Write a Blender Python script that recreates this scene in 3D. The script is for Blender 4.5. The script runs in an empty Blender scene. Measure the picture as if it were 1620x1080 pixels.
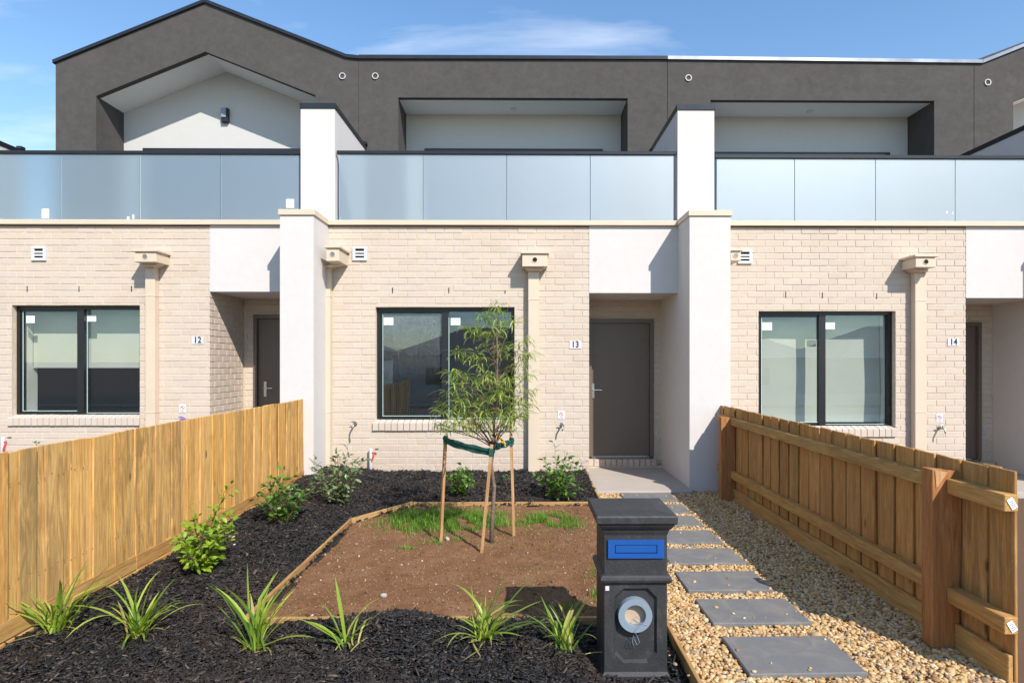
import bpy, math, random
import numpy as np
from mathutils import Vector, Matrix, Euler

R = math.radians
random.seed(7)
SC = bpy.context.scene
COL = SC.collection

# ------------------------------------------------------------------ camera
FPX, W0, H0 = 972.0, 1620.0, 1080.0
YAW = R(0.5)
EYE = 1.62
VPX, HZ = 825.0, 569.0
CX = VPX + FPX * math.tan(YAW)
cam_d = bpy.data.cameras.new('camera')
cam_d.sensor_width = 36.0
cam_d.lens = 36.0 * FPX / W0
cam_d.shift_x = -(CX - W0 / 2) / W0
cam_d.shift_y = (HZ - H0 / 2) / W0
cam_d.clip_start, cam_d.clip_end = 0.05, 2000
cam = bpy.data.objects.new('camera', cam_d)
cam.location = (0, 0, EYE)
cam.rotation_euler = (R(90), 0, -YAW)
COL.objects.link(cam)
SC.camera = cam

# ------------------------------------------------------------------ light
SUN_V = Vector((-0.386, 0.61, -0.618)).normalized()
ELEV = math.asin(-SUN_V.z)
AZ = math.atan2(-SUN_V.x, -SUN_V.y)
world = bpy.data.worlds.new('World')
SC.world = world
world.use_nodes = True
wn, wl = world.node_tree.nodes, world.node_tree.links
wn.clear()
w_out = wn.new('ShaderNodeOutputWorld')
w_bg = wn.new('ShaderNodeBackground')
w_sky = wn.new('ShaderNodeTexSky')
w_sky.sky_type = 'NISHITA'
w_sky.sun_disc = False
w_sky.sun_elevation = ELEV
w_sky.sun_rotation = AZ
w_sky.altitude = 50
w_sky.air_density = 1.25
w_sky.dust_density = 0.0
w_sky.ozone_density = 2.2
w_bg.inputs['Strength'].default_value = 0.15
# thin high cloud, the same all round the sky
w_tc = wn.new('ShaderNodeTexCoord')
w_sep = wn.new('ShaderNodeSeparateXYZ')
wl.new(w_tc.outputs['Generated'], w_sep.inputs[0])
w_add = wn.new('ShaderNodeMath'); w_add.operation = 'ADD'; w_add.inputs[1].default_value = 0.12
w_max = wn.new('ShaderNodeMath'); w_max.operation = 'MAXIMUM'; w_max.inputs[1].default_value = 0.0
wl.new(w_sep.outputs['Z'], w_max.inputs[0]); wl.new(w_max.outputs[0], w_add.inputs[0])
w_div = wn.new('ShaderNodeVectorMath'); w_div.operation = 'DIVIDE'
w_cmb = wn.new('ShaderNodeCombineXYZ')
for s in 'XYZ':
    wl.new(w_add.outputs[0], w_cmb.inputs[s])
wl.new(w_tc.outputs['Generated'], w_div.inputs[0]); wl.new(w_cmb.outputs[0], w_div.inputs[1])
w_map = wn.new('ShaderNodeMapping')
w_map.inputs['Location'].default_value = (11.63, 5.18, 0)
w_map.inputs['Scale'].default_value = (0.8, 1.5, 1)
wl.new(w_div.outputs[0], w_map.inputs[0])
w_noi = wn.new('ShaderNodeTexNoise')
w_noi.inputs['Scale'].default_value = 1.3
w_noi.inputs['Detail'].default_value = 8
w_noi.inputs['Roughness'].default_value = 0.56
w_noi.inputs['Distortion'].default_value = 0.4
wl.new(w_map.outputs[0], w_noi.inputs['Vector'])
w_rmp = wn.new('ShaderNodeValToRGB')
w_rmp.color_ramp.elements[0].position = 0.50
w_rmp.color_ramp.elements[1].position = 0.78
w_rmp.color_ramp.elements[1].color = (0.75, 0.75, 0.75, 1)
wl.new(w_noi.outputs['Fac'], w_rmp.inputs[0])
w_mix = wn.new('ShaderNodeMix'); w_mix.data_type = 'RGBA'
w_mix.inputs['B'].default_value = (5.6, 5.9, 6.4, 1)
wl.new(w_rmp.outputs[0], w_mix.inputs['Factor'])
w_hs = wn.new('ShaderNodeHueSaturation')
w_hs.inputs['Hue'].default_value = 0.502
w_hs.inputs['Saturation'].default_value = 1.15
wl.new(w_sky.outputs[0], w_hs.inputs['Color'])
wl.new(w_hs.outputs[0], w_mix.inputs['A'])
wl.new(w_mix.outputs['Result'], w_bg.inputs['Color'])
wl.new(w_bg.outputs[0], w_out.inputs['Surface'])

sun_d = bpy.data.lights.new('sun', 'SUN')
sun_d.energy = 4.5
sun_d.angle = R(0.5)
sun_d.color = (1.0, 0.94, 0.86)
sun = bpy.data.objects.new('sun', sun_d)
sun.rotation_euler = SUN_V.to_track_quat('-Z', 'Y').to_euler()
sun.location = (20, -30, 40)
COL.objects.link(sun)
SC.view_settings.view_transform = 'Standard'
SC.view_settings.look = 'None'
SC.view_settings.gamma = 1
SC.view_settings.use_curve_mapping = False
SC.view_settings.exposure = 0.48
SC.cycles.use_denoising = True
SC.cycles.max_bounces = 10
SC.cycles.transparent_max_bounces = 24


# ------------------------------------------------------------------ helpers
def P(u, v, Y):
    """measured spot on the upright plane y = Y"""
    a, b = (u - CX) / FPX, (HZ - v) / FPX
    dx = math.sin(YAW) + a * math.cos(YAW)
    dy = math.cos(YAW) - a * math.sin(YAW)
    t = Y / dy
    return Vector((dx * t, Y, EYE + b * t))


def PG(u, v, z=0.0):
    """measured spot on the level plane z"""
    a, b = (u - CX) / FPX, (HZ - v) / FPX
    t = (z - EYE) / b
    return Vector(((math.sin(YAW) + a * math.cos(YAW)) * t, (math.cos(YAW) - a * math.sin(YAW)) * t, z))


def project(p):
    fw = p[0] * math.sin(YAW) + p[1] * math.cos(YAW)
    rt = p[0] * math.cos(YAW) - p[1] * math.sin(YAW)
    return CX + FPX * rt / fw, HZ - FPX * (p[2] - EYE) / fw


WL = {}


def worg(o):
    return WL.get(o.name, Vector((0, 0, 0)))


def link(name, data, parent=None, world_loc=None):
    o = bpy.data.objects.new(name, data)
    COL.objects.link(o)
    po = worg(parent) if parent else Vector((0, 0, 0))
    wl_ = Vector(world_loc) if world_loc is not None else po
    if parent:
        o.parent = parent
    o.location = wl_ - po
    WL[o.name] = wl_
    return o


def tag(o, label=None, cat=None, group=None, kind=None):
    if label: o['label'] = label
    if cat: o['category'] = cat
    if group: o['group'] = group
    if kind: o['kind'] = kind
    return o


def empty(name, loc, label, cat, group=None):
    return tag(link(name, None, None, loc), label, cat, group)


class MB:
    def __init__(s):
        s.v, s.f = [], []

    def add(s, vs, fs):
        n = len(s.v)
        s.v += [tuple(p) for p in vs]
        s.f += [tuple(i + n for i in f) for f in fs]
        return s

    def box(s, x0, x1, y0, y1, z0, z1):
        vs = [(x, y, z) for x in (x0, x1) for y in (y0, y1) for z in (z0, z1)]
        return s.add(vs, [(0, 1, 3, 2), (4, 6, 7, 5), (0, 4, 5, 1), (2, 3, 7, 6), (0, 2, 6, 4), (1, 5, 7, 3)])

    def cbox(s, x0, x1, y0, y1, z0, z1, c=0.004):
        """box with chamfered edges"""
        vs, fs = [], []
        X, Y, Z = (x0, x1), (y0, y1), (z0, z1)
        idx = {}
        for i in (0, 1):
            for j in (0, 1):
                for k in (0, 1):
                    sx, sy, sz = (1, -1)[i] * c, (1, -1)[j] * c, (1, -1)[k] * c
                    for ax, d in (('x', (0, sy, sz)), ('y', (sx, 0, sz)), ('z', (sx, sy, 0))):
                        idx[i, j, k, ax] = len(vs)
                        vs.append((X[i] + d[0], Y[j] + d[1], Z[k] + d[2]))
        for i in (0, 1):
            fs.append([idx[i, 0, 0, 'x'], idx[i, 0, 1, 'x'], idx[i, 1, 1, 'x'], idx[i, 1, 0, 'x']])
            fs.append([idx[0, i, 0, 'y'], idx[1, i, 0, 'y'], idx[1, i, 1, 'y'], idx[0, i, 1, 'y']])
            fs.append([idx[0, 0, i, 'z'], idx[0, 1, i, 'z'], idx[1, 1, i, 'z'], idx[1, 0, i, 'z']])
        for a in (0, 1):
            for b in (0, 1):
                fs.append([idx[0, a, b, 'y'], idx[1, a, b, 'y'], idx[1, a, b, 'z'], idx[0, a, b, 'z']])
                fs.append([idx[a, 0, b, 'x'], idx[a, 1, b, 'x'], idx[a, 1, b, 'z'], idx[a, 0, b, 'z']])
                fs.append([idx[a, b, 0, 'x'], idx[a, b, 1, 'x'], idx[a, b, 1, 'y'], idx[a, b, 0, 'y']])
        for i in (0, 1):
            for j in (0, 1):
                for k in (0, 1):
                    fs.append([idx[i, j, k, 'x'], idx[i, j, k, 'y'], idx[i, j, k, 'z']])
        return s.add(vs, fs)

    def prism(s, pts, y0, y1):
        """polygon in x,z pushed along y"""
        n = len(pts)
        vs = [(p[0], y0, p[1]) for p in pts] + [(p[0], y1, p[1]) for p in pts]
        fs = [tuple(range(n)), tuple(range(2 * n - 1, n - 1, -1))]
        fs += [(i, i + n, (i + 1) % n + n, (i + 1) % n) for i in range(n)]
        return s.add(vs, fs)

    def slab(s, pts, z0, z1):
        n = len(pts)
        vs = [(p[0], p[1], z0) for p in pts] + [(p[0], p[1], z1) for p in pts]
        fs = [tuple(range(n)), tuple(range(2 * n - 1, n - 1, -1))]
        fs += [(i, i + n, (i + 1) % n + n, (i + 1) % n) for i in range(n)]
        return s.add(vs, fs)

    def tube(s, pts, rad, n=8, cap=True):
        pts = [Vector(p) for p in pts]
        if not hasattr(rad, '__len__'):
            rad = [rad] * len(pts)
        rings = []
        ref = None
        for i, p in enumerate(pts):
            d = (pts[min(i + 1, len(pts) - 1)] - pts[max(i - 1, 0)]).normalized()
            if ref is None:
                ref = d.orthogonal().normalized()
            ref = (ref - d * ref.dot(d))
            ref = ref.normalized() if ref.length > 1e-6 else d.orthogonal().normalized()
            b = d.cross(ref)
            rings.append([p + (ref * math.cos(2 * math.pi * k / n) + b * math.sin(2 * math.pi * k / n)) * rad[i] for k in range(n)])
        vs = [q for r_ in rings for q in r_]
        fs = []
        for i in range(len(rings) - 1):
            for k in range(n):
                fs.append((i * n + k, i * n + (k + 1) % n, (i + 1) * n + (k + 1) % n, (i + 1) * n + k))
        if cap:
            fs.append(tuple(range(n - 1, -1, -1)))
            fs.append(tuple(range((len(rings) - 1) * n, len(rings) * n)))
        return s.add(vs, fs)

    def ring_y(s, cx, cz, y0, y1, r0, r1, n=32):
        """flat ring facing -y: outer r1, inner r0"""
        vs, fs = [], []
        for k in range(n):
            a = 2 * math.pi * k / n
            c, d = math.cos(a), math.sin(a)
            vs += [(cx + r0 * c, y0, cz + r0 * d), (cx + r1 * c, y0, cz + r1 * d), (cx + r0 * c, y1, cz + r0 * d), (cx + r1 * c, y1, cz + r1 * d)]
        for k in range(n):
            a, b = 4 * k, 4 * ((k + 1) % n)
            fs += [(a, b, b + 1, a + 1), (a + 1, b + 1, b + 3, a + 3), (a + 3, b + 3, b + 2, a + 2), (a + 2, b + 2, b, a)]
        return s.add(vs, fs)

    def disc_y(s, cx, cz, y0, y1, r, n=24):
        return s.prism([(cx + r * math.cos(2 * math.pi * k / n), cz + r * math.sin(2 * math.pi * k / n)) for k in range(n)], y0, y1)

    def mesh(s, name, mat, org=(0, 0, 0), smooth=False, bevel=0):
        me = bpy.data.meshes.new(name)
        o = Vector(org)
        me.from_pydata([(p[0] - o.x, p[1] - o.y, p[2] - o.z) for p in s.v], [], s.f)
        if mat: me.materials.append(mat)
        import bmesh as _b
        bm = _b.new(); bm.from_mesh(me)
        _b.ops.recalc_face_normals(bm, faces=bm.faces)
        bm.to_mesh(me); bm.free()
        if smooth:
            for p in me.polygons: p.use_smooth = True
        return me

    def build(s, name, mat, parent=None, org=None, smooth=False):
        w = Vector(org) if org is not None else (worg(parent) if parent else Vector((0, 0, 0)))
        return link(name, s.mesh(name, mat, w, smooth), parent, w)


def np_mesh(name, verts, faces, mat, smooth=False):
    """fast mesh: faces is an (n,k) array"""
    me = bpy.data.meshes.new(name)
    nf, k = faces.shape
    me.vertices.add(len(verts))
    me.vertices.foreach_set('co', verts.astype(np.float32).ravel())
    me.loops.add(nf * k)
    me.loops.foreach_set('vertex_index', faces.astype(np.int32).ravel())
    me.polygons.add(nf)
    me.polygons.foreach_set('loop_start', np.arange(0, nf * k, k, dtype=np.int32))
    me.polygons.foreach_set('loop_total', np.full(nf, k, dtype=np.int32))
    if smooth:
        me.polygons.foreach_set('use_smooth', np.ones(nf, dtype=bool))
    me.materials.append(mat)
    me.update(calc_edges=True)
    return me


# ------------------------------------------------------------------ materials
class NT:
    def __init__(s, name):
        s.m = bpy.data.materials.new(name)
        s.m.use_nodes = True
        s.n, s.l = s.m.node_tree.nodes, s.m.node_tree.links
        s.n.clear()
        s.out = s.n.new('ShaderNodeOutputMaterial')

    def new(s, t, **kw):
        nd = s.n.new(t)
        for k, v in kw.items():
            setattr(nd, k, v)
        return nd

    def put(s, sock, val):
        if isinstance(val, bpy.types.NodeSocket):
            s.l.new(val, sock)
        else:
            sock.default_value = val if not isinstance(val, tuple) or len(val) != 3 or len(sock.default_value) == 3 else (*val, 1)

    def coord(s, kind='Object', scale=(1, 1, 1), rnd=False):
        tc = s.new('ShaderNodeTexCoord')
        mp = s.new('ShaderNodeMapping')
        mp.inputs['Scale'].default_value = scale
        src = tc.outputs[kind]
        if rnd:
            oi = s.new('ShaderNodeObjectInfo')
            ml = s.new('ShaderNodeMath', operation='MULTIPLY'); ml.inputs[1].default_value = 37.0
            s.l.new(oi.outputs['Random'], ml.inputs[0])
            ad = s.new('ShaderNodeVectorMath', operation='ADD')
            s.l.new(src, ad.inputs[0]); s.l.new(ml.outputs[0], ad.inputs[1])
            src = ad.outputs[0]
        s.l.new(src, mp.inputs['Vector'])
        return mp.outputs[0]

    def pos(s, scale=(1, 1, 1)):
        g = s.new('ShaderNodeNewGeometry')
        mp = s.new('ShaderNodeMapping'); mp.inputs['Scale'].default_value = scale
        s.l.new(g.outputs['Position'], mp.inputs['Vector'])
        return mp.outputs[0]

    def noise(s, vec, scale, detail=4, rough=0.55, dist=0.0):
        n = s.new('ShaderNodeTexNoise')
        s.l.new(vec, n.inputs['Vector'])
        n.inputs['Scale'].default_value = scale
        n.inputs['Detail'].default_value = detail
        n.inputs['Roughness'].default_value = rough
        n.inputs['Distortion'].default_value = dist
        return n.outputs['Fac']

    def ramp(s, fac, *stops):
        r = s.new('ShaderNodeValToRGB')
        e = r.color_ramp.elements
        while len(e) < len(stops): e.new(0.5)
        for i, (p, c) in enumerate(stops):
            e[i].position = p
            e[i].color = (*c, 1) if hasattr(c, '__len__') else (c, c, c, 1)
        s.l.new(fac, r.inputs[0])
        return r.outputs[0]

    def mix(s, fac, a, b, mode='MIX'):
        m = s.new('ShaderNodeMix', data_type='RGBA', blend_type=mode)
        s.put(m.inputs['Factor'], fac)
        for k, v in (('A', a), ('B', b)):
            if isinstance(v, bpy.types.NodeSocket): s.l.new(v, m.inputs[k])
            else: m.inputs[k].default_value = (*v, 1) if hasattr(v, '__len__') else (v, v, v, 1)
        return m.outputs['Result']

    def bump(s, h, strength, dist):
        b = s.new('ShaderNodeBump')
        b.inputs['Strength'].default_value = strength
        b.inputs['Distance'].default_value = dist
        s.l.new(h, b.inputs['Height'])
        return b.outputs[0]

    def rand(s, island=False):
        if island:
            return s.new('ShaderNodeNewGeometry').outputs['Random Per Island']
        return s.new('ShaderNodeObjectInfo').outputs['Random']

    def principled(s, color, rough=0.6, normal=None, metallic=0.0, spec=0.5, **kw):
        p = s.new('ShaderNodeBsdfPrincipled')
        s.put(p.inputs['Base Color'], color)
        s.put(p.inputs['Roughness'], rough)
        p.inputs['Metallic'].default_value = metallic
        p.inputs['Specular IOR Level'].default_value = spec
        if normal is not None: s.l.new(normal, p.inputs['Normal'])
        s.l.new(p.outputs[0], s.out.inputs['Surface'])
        return p


def simple(name, col, rough=0.5, metallic=0.0, spec=0.5, var=0.08, scale=6.0, bump=0.0, bscale=150.0):
    t = NT(name)
    v = t.pos()
    n = t.noise(v, scale, 5)
    c = t.ramp(n, (0.3, tuple(x * (1 - var) for x in col)), (0.7, tuple(min(1, x * (1 + var)) for x in col)))
    nm = t.bump(t.noise(v, bscale, 3), bump, 0.003) if bump else None
    t.principled(c, rough, nm, metallic, spec)
    return t.m


def m_render(name, col, var, scuff=0.0, bump=0.25):
    t = NT(name)
    v = t.pos()
    big = t.noise(v, 1.3, 6, 0.6)
    fine = t.noise(v, 140, 4, 0.6)
    mid = t.noise(v, 9, 6, 0.65)
    a = t.mix(big, tuple(c * (1 - var) for c in col), tuple(c * (1 + var) for c in col))
    b = t.mix(t.ramp(mid, (0.35, 0.0), (0.75, 1.0)), a, t.mix(0.5, a, tuple(c * (1 + 1.6 * var) for c in col)))
    trow = t.noise(t.pos((1, 1, 1.4)), 4.5, 8, 0.72, 0.9)
    b = t.mix(t.ramp(trow, (0.38, 1.3 * var), (0.62, 0.0)), b, t.mix(1.0, b, 0.55, 'MULTIPLY'))
    c = t.mix(t.ramp(fine, (0.3, 0.0), (0.7, 1.0)), b, t.mix(1.0, b, 0.93, 'MULTIPLY'))
    if scuff:
        sc = t.noise(t.pos((7, 7, 1.6)), 3.0, 7, 0.75)
        c = t.mix(t.ramp(sc, (0.70, 0.0), (0.86, scuff)), c, tuple(min(1, x * 2.2 + 0.04) for x in col))
    t.principled(c, 0.92, t.bump(fine, bump, 0.004), spec=0.2)
    return t.m


def m_brick(name, island):
    t = NT(name)
    r = t.rand(island)
    v = t.pos()
    base = t.ramp(r, (0.0, (0.520, 0.432, 0.358)), (0.3, (0.545, 0.458, 0.383)), (0.7, (0.560, 0.474, 0.400)), (1.0, (0.535, 0.457, 0.393)))
    blot = t.noise(v, 16, 5, 0.6)
    c = t.mix(t.ramp(blot, (0.35, 0.0), (0.7, 0.55)), base, t.mix(1.0, base, (0.94, 0.91, 0.88), 'MULTIPLY'))
    wash = t.noise(t.pos((1, 1, 0.6)), 2.2, 5, 0.6)
    c = t.mix(t.ramp(wash, (0.40, 0.0), (0.75, 0.45)), c, (0.57, 0.495, 0.42))
    sp = t.noise(v, 190, 2, 0.5)
    c = t.mix(t.ramp(sp, (0.66, 0.0), (0.76, 0.5)), c, (0.30, 0.23, 0.19))
    # soil splashed up the lowest courses
    sep = t.new('ShaderNodeSeparateXYZ'); t.l.new(t.pos(), sep.inputs[0])
    mr = t.new('ShaderNodeMapRange'); mr.inputs['From Min'].default_value = 0.12; mr.inputs['From Max'].default_value = 0.50
    mr.inputs['To Min'].default_value = 1.0; mr.inputs['To Max'].default_value = 0.0
    t.l.new(sep.outputs['Z'], mr.inputs['Value'])
    ms = t.new('ShaderNodeMath', operation='MULTIPLY'); t.l.new(mr.outputs[0], ms.inputs[0])
    t.l.new(t.ramp(t.noise(v, 24, 6, 0.7), (0.38, 0.0), (0.68, 0.6)), ms.inputs[1])
    c = t.mix(ms.outputs[0], c, (0.33, 0.24, 0.17))
    t.principled(c, 0.9, t.bump(t.noise(v, 120, 5, 0.7), 0.45, 0.003), spec=0.2)
    return t.m


def m_wood(name, cols, grain_axis='z', weather=0.5, rough=0.75, island=False, sat=1.0):
    t = NT(name)
    sx = {'z': (1, 1, 0.06), 'x': (0.06, 1, 1), 'y': (1, 0.06, 1)}[grain_axis]
    v = t.coord('Object', sx, True)
    v2 = t.coord('Object', tuple(min(1, 3 * k) for k in sx), True)
    r = t.rand(island)
    base = t.ramp(r, *[(i / (len(cols) - 1), c) for i, c in enumerate(cols)])
    g = t.noise(v, 42, 8, 0.62, 1.2)
    c = t.mix(t.ramp(g, (0.34, 0.85), (0.60, 0.0)), base, t.mix(1.0, base, (0.62, 0.47, 0.34), 'MULTIPLY'))
    g2 = t.noise(v, 160, 4, 0.6, 0.4)
    c = t.mix(t.ramp(g2, (0.40, 0.45), (0.60, 0.0)), c, t.mix(1.0, c, (0.72, 0.62, 0.50), 'MULTIPLY'))
    stn = t.noise(v2, 11, 8, 0.74, 0.9)
    wv = t.new('ShaderNodeMath', operation='MULTIPLY')
    t.put(wv.inputs[0], t.ramp(stn, (0.44, 0.0), (0.57, weather)))
    rr = t.new('ShaderNodeMath', operation='FRACT')
    r9 = t.new('ShaderNodeMath', operation='MULTIPLY'); r9.inputs[1].default_value = 9.7
    t.l.new(r, r9.inputs[0]); t.l.new(r9.outputs[0], rr.inputs[0]); t.l.new(rr.outputs[0], wv.inputs[1])
    c = t.mix(wv.outputs[0], c, (0.22, 0.135, 0.06))
    pale = t.noise(t.coord('Object', tuple(min(1, 4 * k) for k in sx), True), 14, 6, 0.7, 0.5)
    c = t.mix(t.ramp(pale, (0.58, 0.0), (0.74, 0.5)), c, tuple(min(1.0, k * 1.25 + .03) for k in cols[0]))
    spk = t.noise(t.coord('Object', (1, 1, .6), True), 120, 3, 0.6)
    c = t.mix(t.ramp(spk, (0.68, 0.0), (0.76, 0.45)), c, tuple(min(1.0, k * 1.35 + .06) for k in cols[0]))
    vo = t.new('ShaderNodeTexVoronoi')
    t.l.new(t.coord('Object', tuple(min(1, 7 * k) for k in sx), True), vo.inputs['Vector'])
    vo.inputs['Scale'].default_value = 5.6
    c = t.mix(t.ramp(vo.outputs['Distance'], (0.04, 0.9), (0.11, 0.0)), c, (0.13, 0.065, 0.028))
    t.principled(c, rough, t.bump(g, 0.35, 0.004), spec=0.25)
    return t.m


def m_leaf(name, c0, c1, trans=0.35, rough=0.42):
    t = NT(name)
    r = t.rand()
    r2 = t.rand(True)
    ad = t.new('ShaderNodeMath', operation='ADD'); t.l.new(r, ad.inputs[0]); t.l.new(r2, ad.inputs[1])
    fr = t.new('ShaderNodeMath', operation='FRACT'); t.l.new(ad.outputs[0], fr.inputs[0])
    nz = t.noise(t.pos(), 30, 3)
    c = t.mix(fr.outputs[0], c0, c1)
    c = t.mix(t.ramp(nz, (0.3, 0.0), (0.7, 0.35)), c, t.mix(1.0, c, (0.7, 0.78, 0.6), 'MULTIPLY'))
    p = t.principled(c, rough, spec=0.4)
    tr = t.new('ShaderNodeBsdfTranslucent')
    t.l.new(t.mix(1.0, c, (1.3, 1.35, 0.5), 'MULTIPLY'), tr.inputs['Color'])
    mx = t.new('ShaderNodeMixShader'); mx.inputs[0].default_value = trans
    t.l.new(p.outputs[0], mx.inputs[1]); t.l.new(tr.outputs[0], mx.inputs[2])
    t.l.new(mx.outputs[0], t.out.inputs['Surface'])
    return t.m


def m_window_glass(name, dirt):
    t = NT(name)
    tr = t.new('ShaderNodeBsdfTransparent'); tr.inputs[0].default_value = (0.88, 0.90, 0.88, 1)
    gl = t.new('ShaderNodeBsdfGlossy'); gl.inputs['Roughness'].default_value = 0.0
    gl.inputs['Color'].default_value = (0.58, 0.77, 1, 1)
    wv = t.noise(t.pos((1, 1, 0.5)), 1.7, 2)
    t.l.new(t.bump(wv, 0.009, 0.05), gl.inputs['Normal'])
    lw = t.new('ShaderNodeLayerWeight'); lw.inputs[0].default_value = 0.5
    pw = t.new('ShaderNodeMath', operation='POWER'); pw.inputs[1].default_value = 4.0
    t.l.new(lw.outputs['Facing'], pw.inputs[0])
    ml = t.new('ShaderNodeMath', operation='MULTIPLY_ADD'); ml.inputs[1].default_value = 0.85; ml.inputs[2].default_value = 0.08
    t.l.new(pw.outputs[0], ml.inputs[0])
    mx = t.new('ShaderNodeMixShader')
    t.l.new(ml.outputs[0], mx.inputs[0]); t.l.new(tr.outputs[0], mx.inputs[1]); t.l.new(gl.outputs[0], mx.inputs[2])
    df = t.new('ShaderNodeBsdfDiffuse'); df.inputs[0].default_value = (0.55, 0.56, 0.55, 1)
    mx2 = t.new('ShaderNodeMixShader')
    if dirt:
        # dried run-off: fine vertical streaks, thickest near the head of the sash
        st = t.noise(t.pos((60, 1, 5)), 1.0, 8, 0.8)
        dots = t.noise(t.pos((1, 1, 0.7)), 95, 8, 0.85)
        sep = t.new('ShaderNodeSeparateXYZ'); t.l.new(t.pos(), sep.inputs[0])
        hz_ = t.new('ShaderNodeMapRange'); hz_.inputs['From Min'].default_value = 1.35; hz_.inputs['From Max'].default_value = 2.2
        hz_.inputs['To Min'].default_value = 0.10; hz_.inputs['To Max'].default_value = 1.0
        t.l.new(sep.outputs['Z'], hz_.inputs['Value'])
        a = t.new('ShaderNodeMath', operation='MULTIPLY')
        t.l.new(t.ramp(dots, (0.47, 0.015), (0.66, 0.6)), a.inputs[0]); t.l.new(hz_.outputs[0], a.inputs[1])
        b = t.new('ShaderNodeMath', operation='MULTIPLY')
        t.l.new(t.ramp(st, (0.36, 0.45), (0.60, 1.0)), b.inputs[0]); t.l.new(a.outputs[0], b.inputs[1])
        t.l.new(b.outputs[0], mx2.inputs[0])
    else:
        sp = t.noise(t.pos((1, 1, 0.35)), 26, 3, 0.6)
        t.l.new(t.ramp(sp, (0.0, 0.012), (0.735, 0.012), (0.76, 0.30)), mx2.inputs[0])
    t.l.new(mx.outputs[0], mx2.inputs[1]); t.l.new(df.outputs[0], mx2.inputs[2])
    t.l.new(mx2.outputs[0], t.out.inputs['Surface'])
    return t.m


def m_frosted(name):
    t = NT(name)
    rf = t.new('ShaderNodeBsdfRefraction'); rf.inputs['Color'].default_value = (0.64, 0.72, 0.76, 1)
    rf.inputs['Roughness'].default_value = 0.62; rf.inputs['IOR'].default_value = 1.08
    tp = t.new('ShaderNodeBsdfTransparent'); tp.inputs[0].default_value = (0.80, 0.90, 0.92, 1)
    tl = t.new('ShaderNodeBsdfTranslucent'); tl.inputs[0].default_value = (0.55, 0.66, 0.72, 1)
    df = t.new('ShaderNodeBsdfDiffuse'); df.inputs[0].default_value = (0.42, 0.52, 0.58, 1)
    gl = t.new('ShaderNodeBsdfGlossy'); gl.inputs['Roughness'].default_value = 0.52
    gl.inputs['Color'].default_value = (0.92, 0.97, 1, 1)
    m1 = t.new('ShaderNodeMixShader'); m1.inputs[0].default_value = 0.22
    t.l.new(rf.outputs[0], m1.inputs[1]); t.l.new(tp.outputs[0], m1.inputs[2])
    m2 = t.new('ShaderNodeMixShader'); m2.inputs[0].default_value = 0.16
    t.l.new(m1.outputs[0], m2.inputs[1]); t.l.new(tl.outputs[0], m2.inputs[2])
    m3 = t.new('ShaderNodeMixShader'); m3.inputs[0].default_value = 0.08
    t.l.new(m2.outputs[0], m3.inputs[1]); t.l.new(df.outputs[0], m3.inputs[2])
    m4 = t.new('ShaderNodeMixShader'); m4.inputs[0].default_value = 0.22
    t.l.new(m3.outputs[0], m4.inputs[1]); t.l.new(gl.outputs[0], m4.inputs[2])
    t.l.new(m4.outputs[0], t.out.inputs['Surface'])
    return t.m


def m_gravel():
    t = NT('river_pebble')
    r = t.rand(True)
    c = t.ramp(r, (0.0, (0.50, 0.33, 0.145)), (0.2, (0.57, 0.41, 0.21)), (0.4, (0.42, 0.235, 0.085)), (0.52, (0.64, 0.51, 0.33)),
               (0.66, (0.53, 0.32, 0.115)), (0.80, (0.26, 0.135, 0.06)), (0.90, (0.33, 0.27, 0.21)), (0.96, (0.62, 0.50, 0.31)), (1.0, (0.55, 0.38, 0.17)))
    nz = t.noise(t.pos(), 90, 4, 0.6)
    c = t.mix(t.ramp(nz, (0.35, 0.0), (0.75, 0.5)), c, t.mix(1.0, c, (0.78, 0.66, 0.52), 'MULTIPLY'))
    t.principled(c, 0.62, t.bump(t.noise(t.pos(), 260, 3), 0.2, 0.002), spec=0.35)
    return t.m


def m_mulch():
    t = NT('black_bark_mulch')
    r = t.rand(True)
    c = t.ramp(r, (0.0, (0.008, 0.0075, 0.0075)), (0.6, (0.017, 0.0155, 0.015)), (0.86, (0.034, 0.029, 0.026)), (0.965, (0.065, 0.050, 0.040)), (1.0, (0.14, 0.105, 0.08)))
    brown = t.noise(t.pos(), 0.9, 4, 0.6)
    c = t.mix(t.ramp(brown, (0.50, 0.0), (0.68, 0.5)), c, (0.055, 0.034, 0.024))
    nz = t.noise(t.pos(), 120, 4, 0.6)
    t.principled(c, 0.55, t.bump(nz, 0.5, 0.004), spec=0.36)
    return t.m


def m_soil():
    t = NT('red_brown_soil')
    v = t.pos()
    a = t.noise(v, 3.5, 8, 0.72, 0.5)
    b = t.noise(v, 60, 6, 0.7)
    c = t.ramp(a, (0.3, (0.165, 0.081, 0.038)), (0.5, (0.225, 0.116, 0.057)), (0.75, (0.285, 0.168, 0.094)))
    c = t.mix(t.ramp(b, (0.35, 0.0), (0.7, 0.7)), c, t.mix(1.0, c, (0.62, 0.56, 0.5), 'MULTIPLY'))
    c = t.mix(t.ramp(t.noise(v, 230, 3, 0.6), (0.72, 0.0), (0.78, 0.5)), c, (0.40, 0.30, 0.21))
    t.principled(c, 0.95, t.bump(b, 0.8, 0.012), spec=0.1)
    return t.m


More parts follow.
